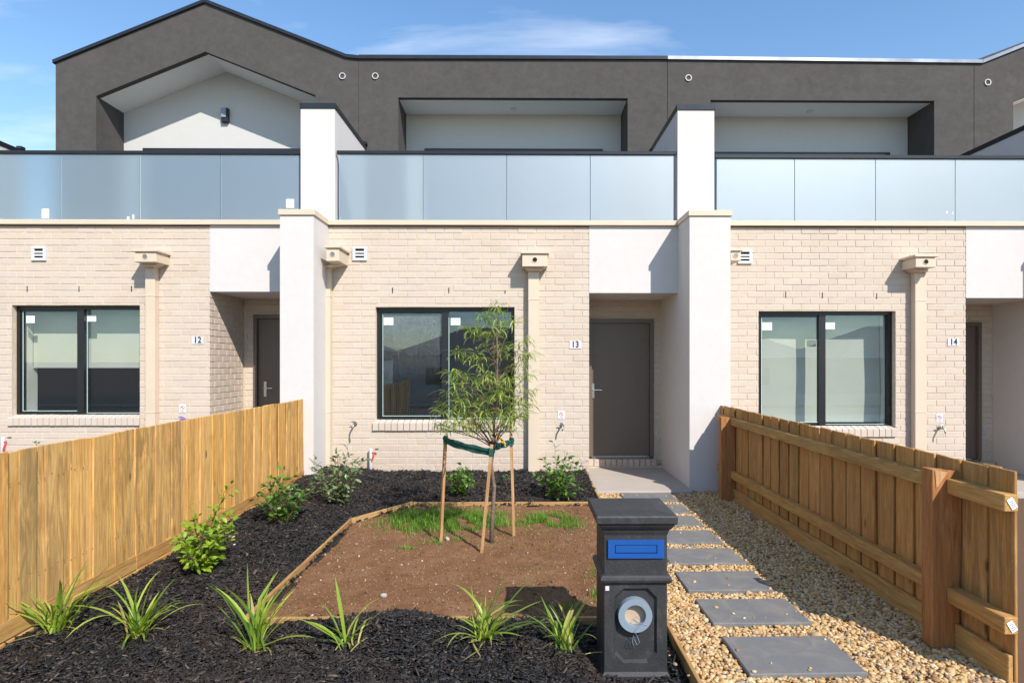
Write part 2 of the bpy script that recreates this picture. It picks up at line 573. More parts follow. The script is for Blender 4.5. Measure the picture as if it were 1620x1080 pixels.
def m_concrete(name, col, grit=0.5, dust=0.0):
    t = NT(name)
    v = t.pos()
    a = t.noise(v, 3.0, 6, 0.6)
    b = t.noise(v, 210, 4, 0.7)
    c = t.mix(a, tuple(k * 0.86 for k in col), tuple(k * 1.14 for k in col))
    c = t.mix(t.ramp(b, (0.30, grit), (0.52, 0.0)), c, tuple(k * 0.62 for k in col))
    c = t.mix(t.ramp(b, (0.62, 0.0), (0.76, grit)), c, tuple(min(1, k * 1.45) for k in col))
    if dust:
        d = t.noise(v, 7, 7, 0.7, 0.6)
        c = t.mix(t.ramp(d, (0.46, 0.0), (0.72, dust)), c, (0.36, 0.30, 0.23))
        d2 = t.noise(v, 45, 5, 0.7)
        c = t.mix(t.ramp(d2, (0.60, 0.0), (0.74, dust)), c, (0.34, 0.29, 0.23))
    t.principled(c, 0.85, t.bump(b, 0.3, 0.003), spec=0.25)
    return t.m


def m_rooftile():
    t = NT('grey_roof_tile')
    v = t.pos((1, 1, 1))
    sep = t.new('ShaderNodeSeparateXYZ'); t.l.new(v, sep.inputs[0])
    n = t.noise(v, 4, 4)
    c = t.ramp(n, (0.3, (0.10, 0.10, 0.11)), (0.7, (0.19, 0.185, 0.18)))
    t.principled(c, 0.7)
    return t.m


def m_cast(name):
    t = NT(name)
    v = t.pos()
    pit = t.noise(v, 75, 5, 0.65)
    big = t.noise(v, 6, 6, 0.65)
    c = t.ramp(big, (0.3, (0.021, 0.021, 0.023)), (0.7, (0.038, 0.038, 0.039)))
    c = t.mix(t.ramp(pit, (0.62, 0.0), (0.74, 0.35)), c, (0.10, 0.098, 0.095))
    dst = t.noise(t.pos((1, 1, .5)), 14, 7, 0.75, 0.5)
    c = t.mix(t.ramp(dst, (0.52, 0.0), (0.74, 0.30)), c, (0.13, 0.115, 0.10))
    t.principled(c, 0.58, t.bump(pit, 0.7, 0.004), spec=0.4)
    return t.m


MT = {
    'white': m_render('white_render', (0.615, 0.58, 0.555), 0.05),
    'white_dim': m_render('pale_paint', (0.78, 0.78, 0.75), 0.02, bump=0.05),
    'recess': m_render('recess_render', (0.53, 0.52, 0.50), 0.03),
    'dark': m_render('charcoal_render', (0.079, 0.073, 0.069), 0.24, scuff=0.45),
    'cream': simple('cream_metal', (0.60, 0.49, 0.37), 0.45, var=0.04, scale=3),
    'brick': m_brick('cream_brick', False),
    'brick_i': m_brick('cream_brick_run', True),
    'mortar': simple('cream_mortar', (0.58, 0.485, 0.35), 0.95, spec=0.1, var=0.12, scale=14, bump=0.4),
    'black': simple('black_aluminium', (0.012, 0.012, 0.014), 0.35, var=0.15, scale=9),
    'cap': simple('dark_coping_metal', (0.030, 0.032, 0.038), 0.28, metallic=0.4, var=0.2, scale=5),
    'zinc': simple('bright_zinc_coping', (0.26, 0.265, 0.28), 0.3, metallic=1.0, var=0.35, scale=1.5),
    'door': simple('taupe_door_paint', (0.130, 0.102, 0.080), 0.40, var=0.05, scale=30),
    'chrome': simple('satin_metal', (0.62, 0.62, 0.60), 0.22, metallic=1.0, var=0.05),
    'steel': simple('dull_metal', (0.30, 0.28, 0.25), 0.4, metallic=0.8, var=0.15, scale=40),
    'plate': simple('white_plastic', (0.60, 0.60, 0.615), 0.4, var=0.02),
    'paper': simple('white_paper', (0.80, 0.81, 0.84), 0.8, var=0.02),
    'ink': simple('black_ink', (0.01, 0.01, 0.012), 0.6),
    'red': simple('red_plastic', (0.60, 0.04, 0.035), 0.45),
    'purple': simple('lilac_plastic', (0.22, 0.12, 0.42), 0.45),
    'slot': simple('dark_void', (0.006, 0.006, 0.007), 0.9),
    'glass': m_window_glass('window_glass', False),
    'glass_dirty': m_window_glass('dusty_window_glass', True),
    'frost': m_frosted('frosted_glass'),
    'edge': simple('glass_edge', (0.55, 0.75, 0.72), 0.3, var=0.05),
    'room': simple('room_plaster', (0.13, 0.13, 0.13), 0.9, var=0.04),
    'blind': simple('pale_blind_fabric', (0.66, 0.66, 0.60), 0.95, spec=0.1, var=0.03, scale=3),
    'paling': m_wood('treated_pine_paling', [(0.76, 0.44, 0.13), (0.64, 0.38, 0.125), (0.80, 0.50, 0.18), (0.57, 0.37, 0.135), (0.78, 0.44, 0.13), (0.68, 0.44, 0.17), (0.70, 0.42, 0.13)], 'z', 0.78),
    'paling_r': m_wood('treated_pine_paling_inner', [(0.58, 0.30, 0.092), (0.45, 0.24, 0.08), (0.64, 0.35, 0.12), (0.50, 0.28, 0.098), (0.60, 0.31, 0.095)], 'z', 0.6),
    'rail': m_wood('treated_pine_rail', [(0.54, 0.31, 0.105), (0.57, 0.345, 0.125), (0.49, 0.31, 0.115)], 'y', 0.35),
    'post': m_wood('hardwood_post', [(0.44, 0.20, 0.075), (0.40, 0.19, 0.07)], 'z', 0.3),
    'edging_x': m_wood('pine_edging', [(0.50, 0.31, 0.13), (0.46, 0.27, 0.11), (0.53, 0.34, 0.15)], 'x', 0.4),
    'edging_y': m_wood('pine_edging_long', [(0.50, 0.31, 0.13), (0.46, 0.27, 0.11), (0.53, 0.34, 0.15)], 'y', 0.4),
    'stake': m_wood('hardwood_stake', [(0.55, 0.33, 0.17), (0.58, 0.37, 0.19), (0.50, 0.27, 0.13)], 'z', 0.3),
    'gravel': m_gravel(),
    'mulch': m_mulch(),
    'soil': m_soil(),
    'paver': m_concrete('charcoal_paver', (0.160, 0.158, 0.157), 0.45, 0.32),
    'balcony': m_concrete('balcony_tile', (0.26, 0.26, 0.255), 0.2),
    'porch': m_concrete('porch_concrete', (0.42, 0.37, 0.32), 0.25),
    'path': m_concrete('street_concrete', (0.36, 0.34, 0.31), 0.4),
    'asphalt': m_concrete('asphalt', (0.05, 0.05, 0.052), 0.7),
    'dirt': m_concrete('bare_ground', (0.13, 0.075, 0.045), 0.7),
    'letterbox': m_cast('black_cast_concrete'),
    'blue': simple('glossy_blue_enamel', (0.010, 0.078, 0.30), 0.25, var=0.05),
    'pvc': simple('pale_pipe_plastic', (0.21, 0.265, 0.32), 0.35, var=0.04),
    'pvc_in': simple('cream_pipe_inside', (0.46, 0.35, 0.25), 0.5, var=0.06),
    'strap': simple('dark_green_webbing', (0.008, 0.075, 0.055), 0.85, var=0.3, scale=60, bump=0.8, bscale=300),
    'orange': simple('orange_tag', (0.70, 0.34, 0.02), 0.5),
    'bark': simple('grey_brown_bark', (0.17, 0.115, 0.085), 0.9, var=0.35, scale=50, bump=0.8),
    'twig': simple('reddish_twig', (0.13, 0.060, 0.042), 0.8, var=0.2, scale=40),
    'stem': simple('brown_stem', (0.12, 0.085, 0.045), 0.8, var=0.2, scale=40),
    'wattle': m_leaf('willowy_leaf', (0.16, 0.245, 0.040), (0.42, 0.48, 0.125)),
    'dry': m_leaf('dry_strap_leaf', (0.30, 0.22, 0.08), (0.42, 0.38, 0.12), 0.2, 0.6),
    'strappy_dark': m_leaf('shaded_strap_leaf', (0.09, 0.18, 0.025), (0.20, 0.33, 0.05), 0.3, 0.4),  # darker blade copy, for variety and for shade put into the colour
    'strappy': m_leaf('strap_leaf', (0.20, 0.31, 0.030), (0.44, 0.52, 0.085), 0.32, 0.35),
    'lime': m_leaf('lime_leaf', (0.17, 0.29, 0.018), (0.31, 0.41, 0.035), 0.3),
    'mid': m_leaf('mid_green_leaf', (0.055, 0.15, 0.022), (0.16, 0.29, 0.045), 0.25, 0.3),
    'grey_leaf': m_leaf('grey_green_leaf', (0.08, 0.13, 0.045), (0.25, 0.31, 0.15), 0.2, 0.3),
    'grass': m_leaf('grass_blade', (0.10, 0.22, 0.022), (0.24, 0.39, 0.055), 0.4),
    'tile': m_rooftile(),
    'wall_far': simple('pale_house_wall', (0.62, 0.60, 0.55), 0.9, var=0.05, scale=1),
    'hedge': m_leaf('dark_hedge_leaf', (0.020, 0.045, 0.012), (0.04, 0.08, 0.02), 0.15),
    'stone': simple('pink_stone', (0.50, 0.33, 0.27), 0.8, var=0.2, scale=60),
}

# ------------------------------------------------------------------ key planes
YW, YP, YE = 8.20, 7.62, 9.20
YG, YU, YRB = 8.50, 10.20, 10.91
ZL0, ZL1 = 3.405, 3.470          # ledge under the balcony glass


# ------------------------------------------------------------------ ground
def grid_mesh(name, xs, ys, hfun, mat, keep=None):
    X, Y = np.meshgrid(xs, ys)
    Z = hfun(X, Y)
    v = np.stack([X.ravel(), Y.ravel(), Z.ravel()], 1)
    nx, ny = len(xs), len(ys)
    i = np.arange(nx * ny).reshape(ny, nx)
    f = np.stack([i[:-1, :-1].ravel(), i[:-1, 1:].ravel(), i[1:, 1:].ravel(), i[1:, :-1].ravel()], 1)
    if keep is not None:
        c = v[f].mean(1)
        f = f[keep(c[:, 0], c[:, 1])]
    return np_mesh(name, v, f, mat, True)


def g_h(X, Y):
    t = np.clip((-13.0 - Y) / 9.0, 0, 1)
    return -0.07 - 0.95 * t * t * (3 - 2 * t)


ys_g = np.concatenate([np.array([-600., -200, -80, -40]), np.arange(-26, -11, 1.0), np.array([-5., 0, 20, 60, 200, 600])])
tag(link('ground', grid_mesh('ground', np.array([-600., -100, -30, -10, 0, 10, 30, 100, 600]), ys_g, g_h, MT['dirt'])), kind='structure')
tag(MB().box(-80, 80, -12.0, -5.0, -0.30, -0.060).build('road', MT['asphalt']), kind='structure')
tag(MB().box(-80, 80, -5.0, -4.85, -0.3, 0.05).build('kerb', MT['path']), kind='structure')
tag(MB().box(-80, 80, -1.6, 0.4, -0.3, -0.02).build('footpath', MT['path']), kind='structure')

rng = np.random.default_rng(5)


def vnoise(X, Y, f, seed):
    """smooth value noise"""
    r_ = np.random.default_rng(seed)
    G = r_.random((64, 64))
    x, y = X * f + 500, Y * f + 500
    xi, yi = np.floor(x).astype(int), np.floor(y).astype(int)
    fx, fy = x - xi, y - yi
    fx, fy = fx * fx * (3 - 2 * fx), fy * fy * (3 - 2 * fy)
    g = lambda a, b: G[a % 64, b % 64]
    return (g(xi, yi) * (1 - fx) + g(xi + 1, yi) * fx) * (1 - fy) + (g(xi, yi + 1) * (1 - fx) + g(xi + 1, yi + 1) * fx) * fy


SOIL = [(-1.62, 3.68), (0.80, 3.68), (0.80, 6.62), (-1.16, 6.62), (-1.62, 5.90)]
GX0, GX1 = 0.875, 2.47


def in_soil(X, Y, m=0.0):
    base = (X > -1.62 - m) & (X < 0.80 + m) & (Y > 3.68 - m) & (Y < 6.62 + m)
    # cut corner at the back left
    k = (6.62 - 5.90) / (-1.16 + 1.62)
    return base & (Y < 5.90 + k * (X + 1.62) + m * 1.8)


def h_mulch(X, Y):
    z = 0.055 + 0.0 * X
    z = z + 0.085 * np.clip((-1.75 - X) / 0.8, 0, 1)
    z = z + 0.07 * np.clip((Y - 6.9) / 0.9, 0, 1)
    z = z - 0.055 * np.clip((X - 0.1) / 0.5, 0, 1) * np.clip((4.0 - Y) / 0.6, 0, 1)
    z = z + 0.075 * np.exp(-(((X + 0.78) / 0.42) ** 2 + ((Y - 3.52) / 0.16) ** 2))
    z = z + 0.06 * np.exp(-(((X - 0.08) / 0.28) ** 2 + ((Y - 3.45) / 0.18) ** 2))
    return z + 0.045 * (vnoise(X, Y, 2.6, 1) - 0.5) + 0.03 * (vnoise(X, Y, 7, 2) - 0.5)


def mulch_zone(X, Y):
    inside = (X > -2.66) & (X < 0.845) & (Y > 2.3) & (Y < YW)
    return inside & ~in_soil(X, Y, 0.012)


tag(link('garden_bed', grid_mesh('garden_bed', np.arange(-2.70, 0.86, 0.04), np.arange(2.3, 8.24, 0.04), lambda X, Y: h_mulch(X, Y) - 0.016, MT['mulch'],
                                 lambda x, y: ~in_soil(x, y, -0.03))), kind='structure')


def h_soil(X, Y):
    return 0.045 + 0.022 * (vnoise(X, Y, 2.2, 3) - 0.5) + 0.016 * (vnoise(X, Y, 9, 4) - 0.5) + 0.010 * (vnoise(X, Y, 30, 8) - 0.5)


tag(link('soil_bed', grid_mesh('soil_bed', np.arange(-1.64, 0.83, 0.02), np.arange(3.66, 6.65, 0.02), h_soil, MT['soil'], lambda x, y: in_soil(x, y, 0.008))), kind='structure')


def h_grav(X, Y):
    return -0.012 + 0.018 * (vnoise(X, Y, 1.8, 6) - 0.5)


tag(link('gravel_path', grid_mesh('gravel_path', np.arange(GX0 - 0.02, 2.60, 0.08), np.arange(2.2, 7.75, 0.08), lambda X, Y: h_grav(X, Y) - 0.012, MT['gravel'])), kind='structure')

# porch slab in front of the middle door
tag(MB().cbox(0.905, 2.088, 7.46, 9.2, -0.2, 0.022, 0.006).build('porch_slab', MT['porch']), kind='structure')
tag(MB().cbox(-4.13, -2.985, 7.46, 9.2, -0.2, 0.07, 0.006).build('porch_slab', MT['porch']), kind='structure')
tag(MB().cbox(5.93, 7.09, 7.46, 9.2, -0.2, 0.0, 0.006).build('porch_slab', MT['porch']), kind='structure')


# ------------------------------------------------------------------ bricks
BRM = {}


def brick_mesh(L, H, key='brick'):
    k = (round(L, 3), round(H, 3), key)
    if k not in BRM:
        mb = MB()
        l, h, c, d = k[0] / 2, k[1] / 2, 0.003, 0.03
        mb.add([(-l + c, 0, -h + c), (l - c, 0, -h + c), (l - c, 0, h - c), (-l + c, 0, h - c),
                (-l, c, -h), (l, c, -h), (l, c, h), (-l, c, h), (-l, d, -h), (l, d, -h), (l, d, h), (-l, d, h)],
               [(0, 1, 2, 3), (0, 4, 5, 1), (1, 5, 6, 2), (2, 6, 7, 3), (3, 7, 4, 0), (4, 8, 9, 5), (5, 9, 10, 6), (6, 10, 11, 7), (7, 11, 8, 4)])
        BRM[k] = mb.mesh('brick', MT['brick'])
    return BRM[k]


def brick_courses(x0, x1, z0, z1, pitch, course, off, holes):
    """clipped stretcher-bond bricks, courses counted down from z1"""
    out = []
    n = 0
    zt = z1
    while zt - course > z0 - course * 0.999:
        za, zb = max(zt - course + 0.010, z0), zt
        cx = x0 - pitch + (off + (pitch / 2 if n % 2 else 0)) % pitch
        while cx < x1:
            a, b = max(cx, x0), min(cx + pitch - 0.010, x1)
            segs = [(a, b)]
            extra = []
            for (hx0, hx1, hz0, hz1) in holes:
                if zb > hz0 + 0.005 and za < hz1 - 0.005:
                    ns = []
                    for (p, q) in segs:
                        if q <= hx0 or p >= hx1: ns.append((p, q)); continue
                        if p < hx0: ns.append((p, hx0))
                        if q > hx1: ns.append((hx1, q))
                        if zb > hz1 + .012: extra.append((max(p, hx0), min(q, hx1), hz1 + .002, zb))
                        if za < hz0 - .012: extra.append((max(p, hx0), min(q, hx1), za, hz0 - .002))
                    segs = ns
            for (p, q) in segs:
                if q - p > 0.02 and zb - za > 0.02:
                    out.append((p, q, za, zb))
            out += [e for e in extra if e[1] - e[0] > .012]
            cx += pitch
        zt -= course
        n += 1
    return out


def lay_bricks(bricks, wall, hidden, limit=300):
    """the best-seen ones as objects, the rest joined"""
    def key(b):
        c = ((b[0] + b[1]) / 2, YW, (b[2] + b[3]) / 2)
        u, v = project(c)
        out = hidden(u, v) or u < -5 or u > 1625
        return (out, -(b[1] - b[0]) * (b[3] - b[2]) + 0.002 * random.random())
    bricks = sorted(bricks, key=key)
    for (p, q, a, b) in bricks[:limit]:
        o = link('brick', brick_mesh(q - p, b - a), wall, ((p + q) / 2, YW + random.uniform(-0.0015, 0.0025), (a + b) / 2))
        o.rotation_euler = (random.uniform(-0.008, 0.008), random.uniform(-0.003, 0.003), random.uniform(-0.006, 0.006))
    return bricks[limit:]


def brick_run(mb, bricks, Y=None, X=None):
    """joined bricks on the plane y=Y facing -y, or x=X facing +x (then p,q run along y)"""
    for (p, q, a, b) in bricks:
        j = random.uniform(-0.0015, 0.002)
        c = 0.003
        if X is None:
            pts = [(p + c, Y + j, a + c), (q - c, Y + j, a + c), (q - c, Y + j, b - c), (p + c, Y + j, b - c),
                   (p, Y + j + c, a), (q, Y + j + c, a), (q, Y + j + c, b), (p, Y + j + c, b),
                   (p, Y + .03, a), (q, Y + .03, a), (q, Y + .03, b), (p, Y + .03, b)]
        else:
            pts = [(X - j, p + c, a + c), (X - j, q - c, a + c), (X - j, q - c, b - c), (X - j, p + c, b - c),
                   (X - j - c, p, a), (X - j - c, q, a), (X - j - c, q, b), (X - j - c, p, b),
                   (X - .03, p, a), (X - .03, q, a), (X - .03, q, b), (X - .03, p, b)]
        mb.add(pts, [(0, 1, 2, 3), (0, 4, 5, 1), (1, 5, 6, 2), (2, 6, 7, 3), (3, 7, 4, 0), (4, 8, 9, 5), (5, 9, 10, 6), (6, 10, 11, 7), (7, 11, 8, 4)])


def text_mesh(txt, size, mat, extrude=0.0012):
    cu = bpy.data.curves.new('digits', 'FONT')
    cu.body = txt
    cu.size = size
    cu.extrude = extrude
    cu.offset = size * 0.028
    cu.align_x, cu.align_y = 'CENTER', 'CENTER'
    cu.space_character = 1.12
    o = bpy.data.objects.new('digits_tmp', cu)
    COL.objects.link(o)
    bpy.context.view_layer.update()
    me = bpy.data.meshes.new_from_object(o.evaluated_get(bpy.context.evaluated_depsgraph_get()))
    bpy.data.objects.remove(o)
    me.materials.clear(); me.materials.append(mat)
    return me


# ------------------------------------------------------------------ houses
def window(root, op, mull, blind, dirty, stick):
    x0, x1, z0, z1 = op
    yf = YW + 0.085
    fr = MB()
    t = 0.045
    fr.box(x0, x1, yf, yf + 0.09, z1 - t, z1).box(x0, x1, yf, yf + 0.09, z0, z0 + t)
    fr.box(x0, x0 + t, yf, yf + 0.09, z0 + t, z1 - t).box(x1 - t, x1, yf, yf + 0.09, z0 + t, z1 - t)
    fr.box(mull - 0.045, mull + 0.045, yf - 0.012, yf + 0.05, z0 + t, z1 - t)
    # sliding sash on the left, set a little forward
    s = 0.03
    fr.box(x0 + t, mull - .045, yf + .012, yf + .045, z1 - t - s, z1 - t).box(x0 + t, mull - .045, yf + .012, yf + .045, z0 + t, z0 + t + s)
    fr.box(x0 + t, x0 + t + s, yf + .012, yf + .045, z0 + t + s, z1 - t - s)
    w = fr.build('window', MT['black'], root)
    MB().box(x0 + t + s, mull - .045, yf + .026, yf + .032, z0 + t + s, z1 - t - s).build('pane', MT['glass_dirty' if dirty else 'glass'], w)
    MB().box(mull + .045, x1 - t, yf + .056, yf + .062, z0 + t, z1 - t).build('pane', MT['glass'], w)
    bd = MB()
    b = 0.008
    for (a, c, yy, lo, hi) in ((x0 + t + s, mull - .045, yf + .008, z0 + t + s, z1 - t - s), (mull + .045, x1 - t, yf + .046, z0 + t, z1 - t)):
        bd.box(a, c, yy, yy + .004, lo, lo + b * .7)
        bd.box(a, a + b * .7, yy, yy + .004, lo + b * .7, hi)
    bd.build('glazing_bead', MT['edge'], w)
    for (u, v, ww, hh, pn) in stick:
        c = P(u, v, yf)
        yy = yf + (0.024 if pn == 0 else 0.054)
        st = MB().box(c.x - ww / 2, c.x + ww / 2, yy - .0006, yy, c.z - hh / 2, c.z + hh / 2).build('sticker', MT['paper'], w)
        MB().box(c.x - ww * .2, c.x + ww * .16, yy - .0012, yy - .0007, c.z - hh * .42, c.z - hh * .38).build('sticker_print', MT['ink'], w)
    # plasterboard reveal behind the frame
    y2 = YW + 0.44
    rv = MB()
    rv.box(x0 - .02, x0, yf + .092, y2, z0 - .02, z1 + .02).box(x1, x1 + .02, yf + .092, y2, z0 - .02, z1 + .02)
    rv.box(x0, x1, yf + .092, y2, z0 - .02, z0)
    MB().box(x0, x1, yf + .092, y2, z1, z1 + .02).build('reveal_head', MT['room'], w)  # head coloured darker than the sides to deepen shade at the window top
    rv.build('reveal', MT['white_dim'], w)
    if blind is not None:
        bm_ = MB()
        yb = YW + 0.36
        n = 44
        xs = [x0 + .012 + (x1 - x0 - .024) * i / n for i in range(n + 1)]
        zs = [blind + (z1 - .01 - blind) * j / 10 for j in range(11)]
        wav = 0.0 if blind > z0 + .2 else 1.0
        vs, fs = [], []
        for j, z in enumerate(zs):
            for x in xs:
                vs.append((x, yb + wav * (0.016 * math.sin(x * 3.1 + 1.0) * math.sin((z - z0) * 2.1 + .4) + .006 * math.sin(z * 5 + x)), z))
        for j in range(10):
            for i in range(n):
                a = j * (n + 1) + i
                fs.append((a, a + 1, a + n + 2, a + n + 1))
        bm_.add(vs, fs)
        bm_.build('blind', MT['blind'], w, smooth=True)
        if not wav:
            MB().box(x0 + .012, x1 - .012, yb - .008, yb + .008, blind - .022, blind).build('blind_bar', MT['plate'], w)
    return w


def sill(root, x0, x1, z, n):
    s = link('window_sill', MB().box(x0, x1, YW + .012, YW + .10, z - .11, z - .03).mesh('window_sill', MT['mortar'], worg(root)), root)
    p = (x1 - x0) / n
    me = None
    hb, dp = 0.098, 0.125
    for i in range(n):
        if me is None:
            m = MB()
            l, c = p / 2 - .004, .003
            # brick on edge, top sloping out and down
            f = [(-l, -.028, -hb), (l, -.028, -hb), (l, -.028, 0), (-l, -.028, 0)]
            k = [(-l, dp - .03, -hb), (l, dp - .03, -hb), (l, dp - .03, .040), (-l, dp - .03, .040)]
            m.add(f + k, [(0, 1, 2, 3), (3, 2, 6, 7), (0, 3, 7, 4), (1, 5, 6, 2), (0, 4, 5, 1), (4, 7, 6, 5)])
            me = m.mesh('brick', MT['brick'])
        o = link('brick', me, s, (x0 + p * (i + .5), YW + random.uniform(-.002, .002), z - .018 + random.uniform(-.0015, .0015)))
    return s


def rain_head(root, u0, u1, vt, vb, dep, pipe_x, hole=True, dark_hole=True):
    """cream rainwater head with a square pipe below; u0..u1 are its edges at the wall"""
    a, b = P(u0, vb, YW), P(u1, vt, YW)
    # the outer edge seen in front stands dep nearer than the wall
    x0 = P(u0, vb, YW - dep).x if u1 < 825 else a.x
    x1 = P(u1, vt, YW - dep).x if u0 > 900 else b.x
    zt, zb = b.z, a.z
    px0, px1 = pipe_x
    d = MB()
    d.cbox(px0, px1, YW - .105, YW - .005, 0.0, zb - .035, .004)
    d.cbox(px0 - .004, px1 + .004, YW - .109, YW - .005, zb - .42, zb - .40, .003)
    d.cbox(px0 - .004, px1 + .004, YW - .109, YW - .005, .92, .94, .003)
    pipe = d.build('downpipe', MT['cream'], root)
    h = MB()
    h.cbox(x0, x1, YW - dep, YW - .004, zb, zt - .05, .004)
    h.prism([(x0 + .03, zb + .004), (x1 - .03, zb + .004), (px1 + .012, zb - .04), (px0 - .012, zb - .04)], YW - min(dep, .17), YW - .006)
    h.cbox(x0 - .022, x1 + .022, YW - dep - .022, YW - .004, zt - .030, zt, .004)
    h.box(x0 + .01, x1 - .01, YW - dep + .01, YW - .006, zt - .05, zt - .03)
    hd = h.build('rain_head', MT['cream'], pipe)
    if hole:
        cx, cz = (x0 + x1) / 2, (zt + zb) / 2 - .01
        MB().ring_y(cx, cz, YW - dep - .006, YW - dep + .02, .030, .037, 24).build('overflow_spout', MT['cream'], pipe, smooth=False)
        MB().disc_y(cx, cz, YW - dep - .003, YW - dep + .02, .030).build('overflow_hole', MT['slot' if dark_hole else 'steel'], pipe)
    return pipe


def wall_vent(root, u, v, s=0.19):
    c = P(u, v, YW)
    h = s / 2
    y0, y1 = YW - .022, YW
    m = MB()
    m.box(c.x - h, c.x - h * .62, y0, y1, c.z - h, c.z + h).box(c.x + h * .62, c.x + h, y0, y1, c.z - h, c.z + h)
    m.box(c.x - h * .62, c.x + h * .62, y0, y1, c.z + h * .66, c.z + h).box(c.x - h * .62, c.x + h * .62, y0, y1, c.z - h, c.z - h * .62)
    vn = m.build('wall_vent', MT['plate'], root)
    MB().box(c.x - h * .62, c.x + h * .62, YW - .004, YW - .002, c.z - h * .62, c.z + h * .66).build('vent_opening', MT['slot'], vn)
    for k in (0, 1):
        zz = c.z + h * (.24 - .43 * k)
        sl = MB().prism([(0, 0), (1, 0), (1, 1), (0, 1)], 0, 1)
        sl.v = [(c.x + h * .62 * (2 * p[0] - 1), (y0 + .001) + .014 * p[1], zz - .009 + .018 * p[2] - .008 * (1 - p[1])) for p in sl.v]
        sl.build('slat', MT['plate'], vn)
    return vn


def garden_tap(root, u, v, mat='steel'):
    c = P(u, v, YW - .03)
    m = MB()
    m.tube([(c.x, YW + .01, c.z), (c.x, YW - .085, c.z)], .010, 10)
    m.tube([(c.x, YW - .07, c.z), (c.x, YW - .11, c.z - .006), (c.x, YW - .122, c.z - .035), (c.x, YW - .122, c.z - .06)], [.011, .011, .010, .009], 10)
    m.tube([(c.x, YW - .07, c.z), (c.x, YW - .07, c.z + .035)], .007, 8)
    m.tube([(c.x, YW - .004, c.z), (c.x, YW + .002, c.z)], .028, 16)
    t = m.build('garden_tap', MT[mat], root, smooth=False)
    MB().tube([(c.x - .030, YW - .07, c.z + .037), (c.x - .012, YW - .07, c.z + .041), (c.x + .012, YW - .07, c.z + .041), (c.x + .030, YW - .07, c.z + .037)], .007, 8).build('tap_handle', MT['steel'], t)
    return t


def tap_sign(root, u, v):
    c = P(u, v, YW)
    y = YW - .006
    p = MB().box(c.x - .041, c.x + .041, y, y + .003, c.z - .055, c.z + .055).build('tap_sign', MT['paper'], root)
    g = MB().ring_y(c.x, c.z + .012, y - .0015, y, .022, .029, 28)
    g.prism([(c.x - .020, c.z + .028), (c.x - .015, c.z + .033), (c.x + .020, c.z - .004), (c.x + .015, c.z - .009)], y - .0025, y - .0016)
    g.build('sign_emblem', MT['red'], p)
    k = MB().box(c.x - .012, c.x + .010, y - .001, y - .0004, c.z + .012, c.z + .019).box(c.x - .004, c.x + .002, y - .001, y - .0004, c.z + .0195, c.z + .026)
    k.box(c.x + .004, c.x + .010, y - .001, y - .0004, c.z + .002, c.z + .0115)
    for i in range(3):
        k.box(c.x - .028, c.x + .028 - .008 * (i % 2), y - .001, y - .0004, c.z - .030 - .008 * i, c.z - .027 - .008 * i)
    k.build('sign_print', MT['ink'], p)


def number_plate(root, u, v, txt):
    c = P(u, v, YW)
    y = YW - .007
    pl = MB().box(c.x - .078, c.x + .078, y, y + .004, c.z - .052, c.z + .052).build('house_number', MT['plate'], root)
    tm = text_mesh(txt, 0.115, MT['ink'])
    o = link('numeral', tm, pl, (c.x, y - .001, c.z))
    o.rotation_euler = (R(90), 0, 0)
    o.scale = (0.82, 1, 1)


def door(root, x0, x1, zb, zt, hx):
    """x0..x1 over the frame; handle at hx"""
    y = YE
    f = MB()
    f.box(x0, x0 + .05, y - .03, y + .10, zb, zt).box(x1 - .05, x1, y - .03, y + .10, zb, zt).box(x0 + .05, x1 - .05, y - .03, y + .10, zt - .055, zt)
    f.build('door_frame', MT['door'], root)
    d = MB().cbox(x0 + .052, x1 - .052, y + .022, y + .062, zb + .008, zt - .058, .003).build('door', MT['door'], root)
    MB().box(x0 + .05, x1 - .05, y - .02, y + .1, zb - .02, zb).build('threshold', MT['steel'], root)
    hz = zb + 1.0
    h = MB()
    h.cbox(hx - .022, hx + .022, y + .010, y + .022, hz - .13, hz + .10, .003)
    h.tube([(hx, y + .012, hz), (hx, y - .035, hz)], .010, 10)
    h.tube([(hx, y - .033, hz), (hx + .03, y - .036, hz), (hx + .125, y - .034, hz - .002)], [.010, .009, .008], 10)
    h.tube([(hx, y + .012, hz - .085), (hx, y + .002, hz - .085)], .014, 12)
    h.build('door_handle', MT['chrome'], d)


def balustrade(root, x0, x1, joints, zr, stick=()):
    y = YG + .05
    z0 = ZL1 - .01
    m = MB()
    m.cbox(x0, x1, y - .028, y + .028, zr - .05, zr, .008)
    m.box(x0 + .004, x1 - .004, y - .018, y + .018, z0 - .02, z0 + .014)
    b = m.build('balustrade', MT['black'], root)
    ed = [x0 + .03] + list(joints) + [x1 - .03]
    for i in range(len(ed) - 1):
        a, c = ed[i] + .007, ed[i + 1] - .007
        MB().box(a, c, y - .006, y + .006, z0 + .014, zr - .052).build('glass_pane', MT['frost'], b)
        MB().box(a - .003, a - .0004, y - .006, y + .006, z0 + .014, zr - .052).build('glass_edge', MT['edge'], b)
    for (u, v, w, h) in stick:
        c = P(u, v, y - .006)
        MB().box(c.x - w / 2, c.x + w / 2, y - .0085, y - .007, c.z - h / 2, c.z + h / 2).build('sticker', MT['paper'], b)
    return b


def coping(root, pts, mat='cap', y0=YU - .035, y1=YU + .30, t=.055):
    m = MB()
    for (a, b) in zip(pts[:-1], pts[1:]):
        m.prism([(a[0], a[1] - t), (b[0], b[1] - t), (b[0], b[1]), (a[0], a[1])], y0, y1)
    return m.build('coping', MT[mat], root)


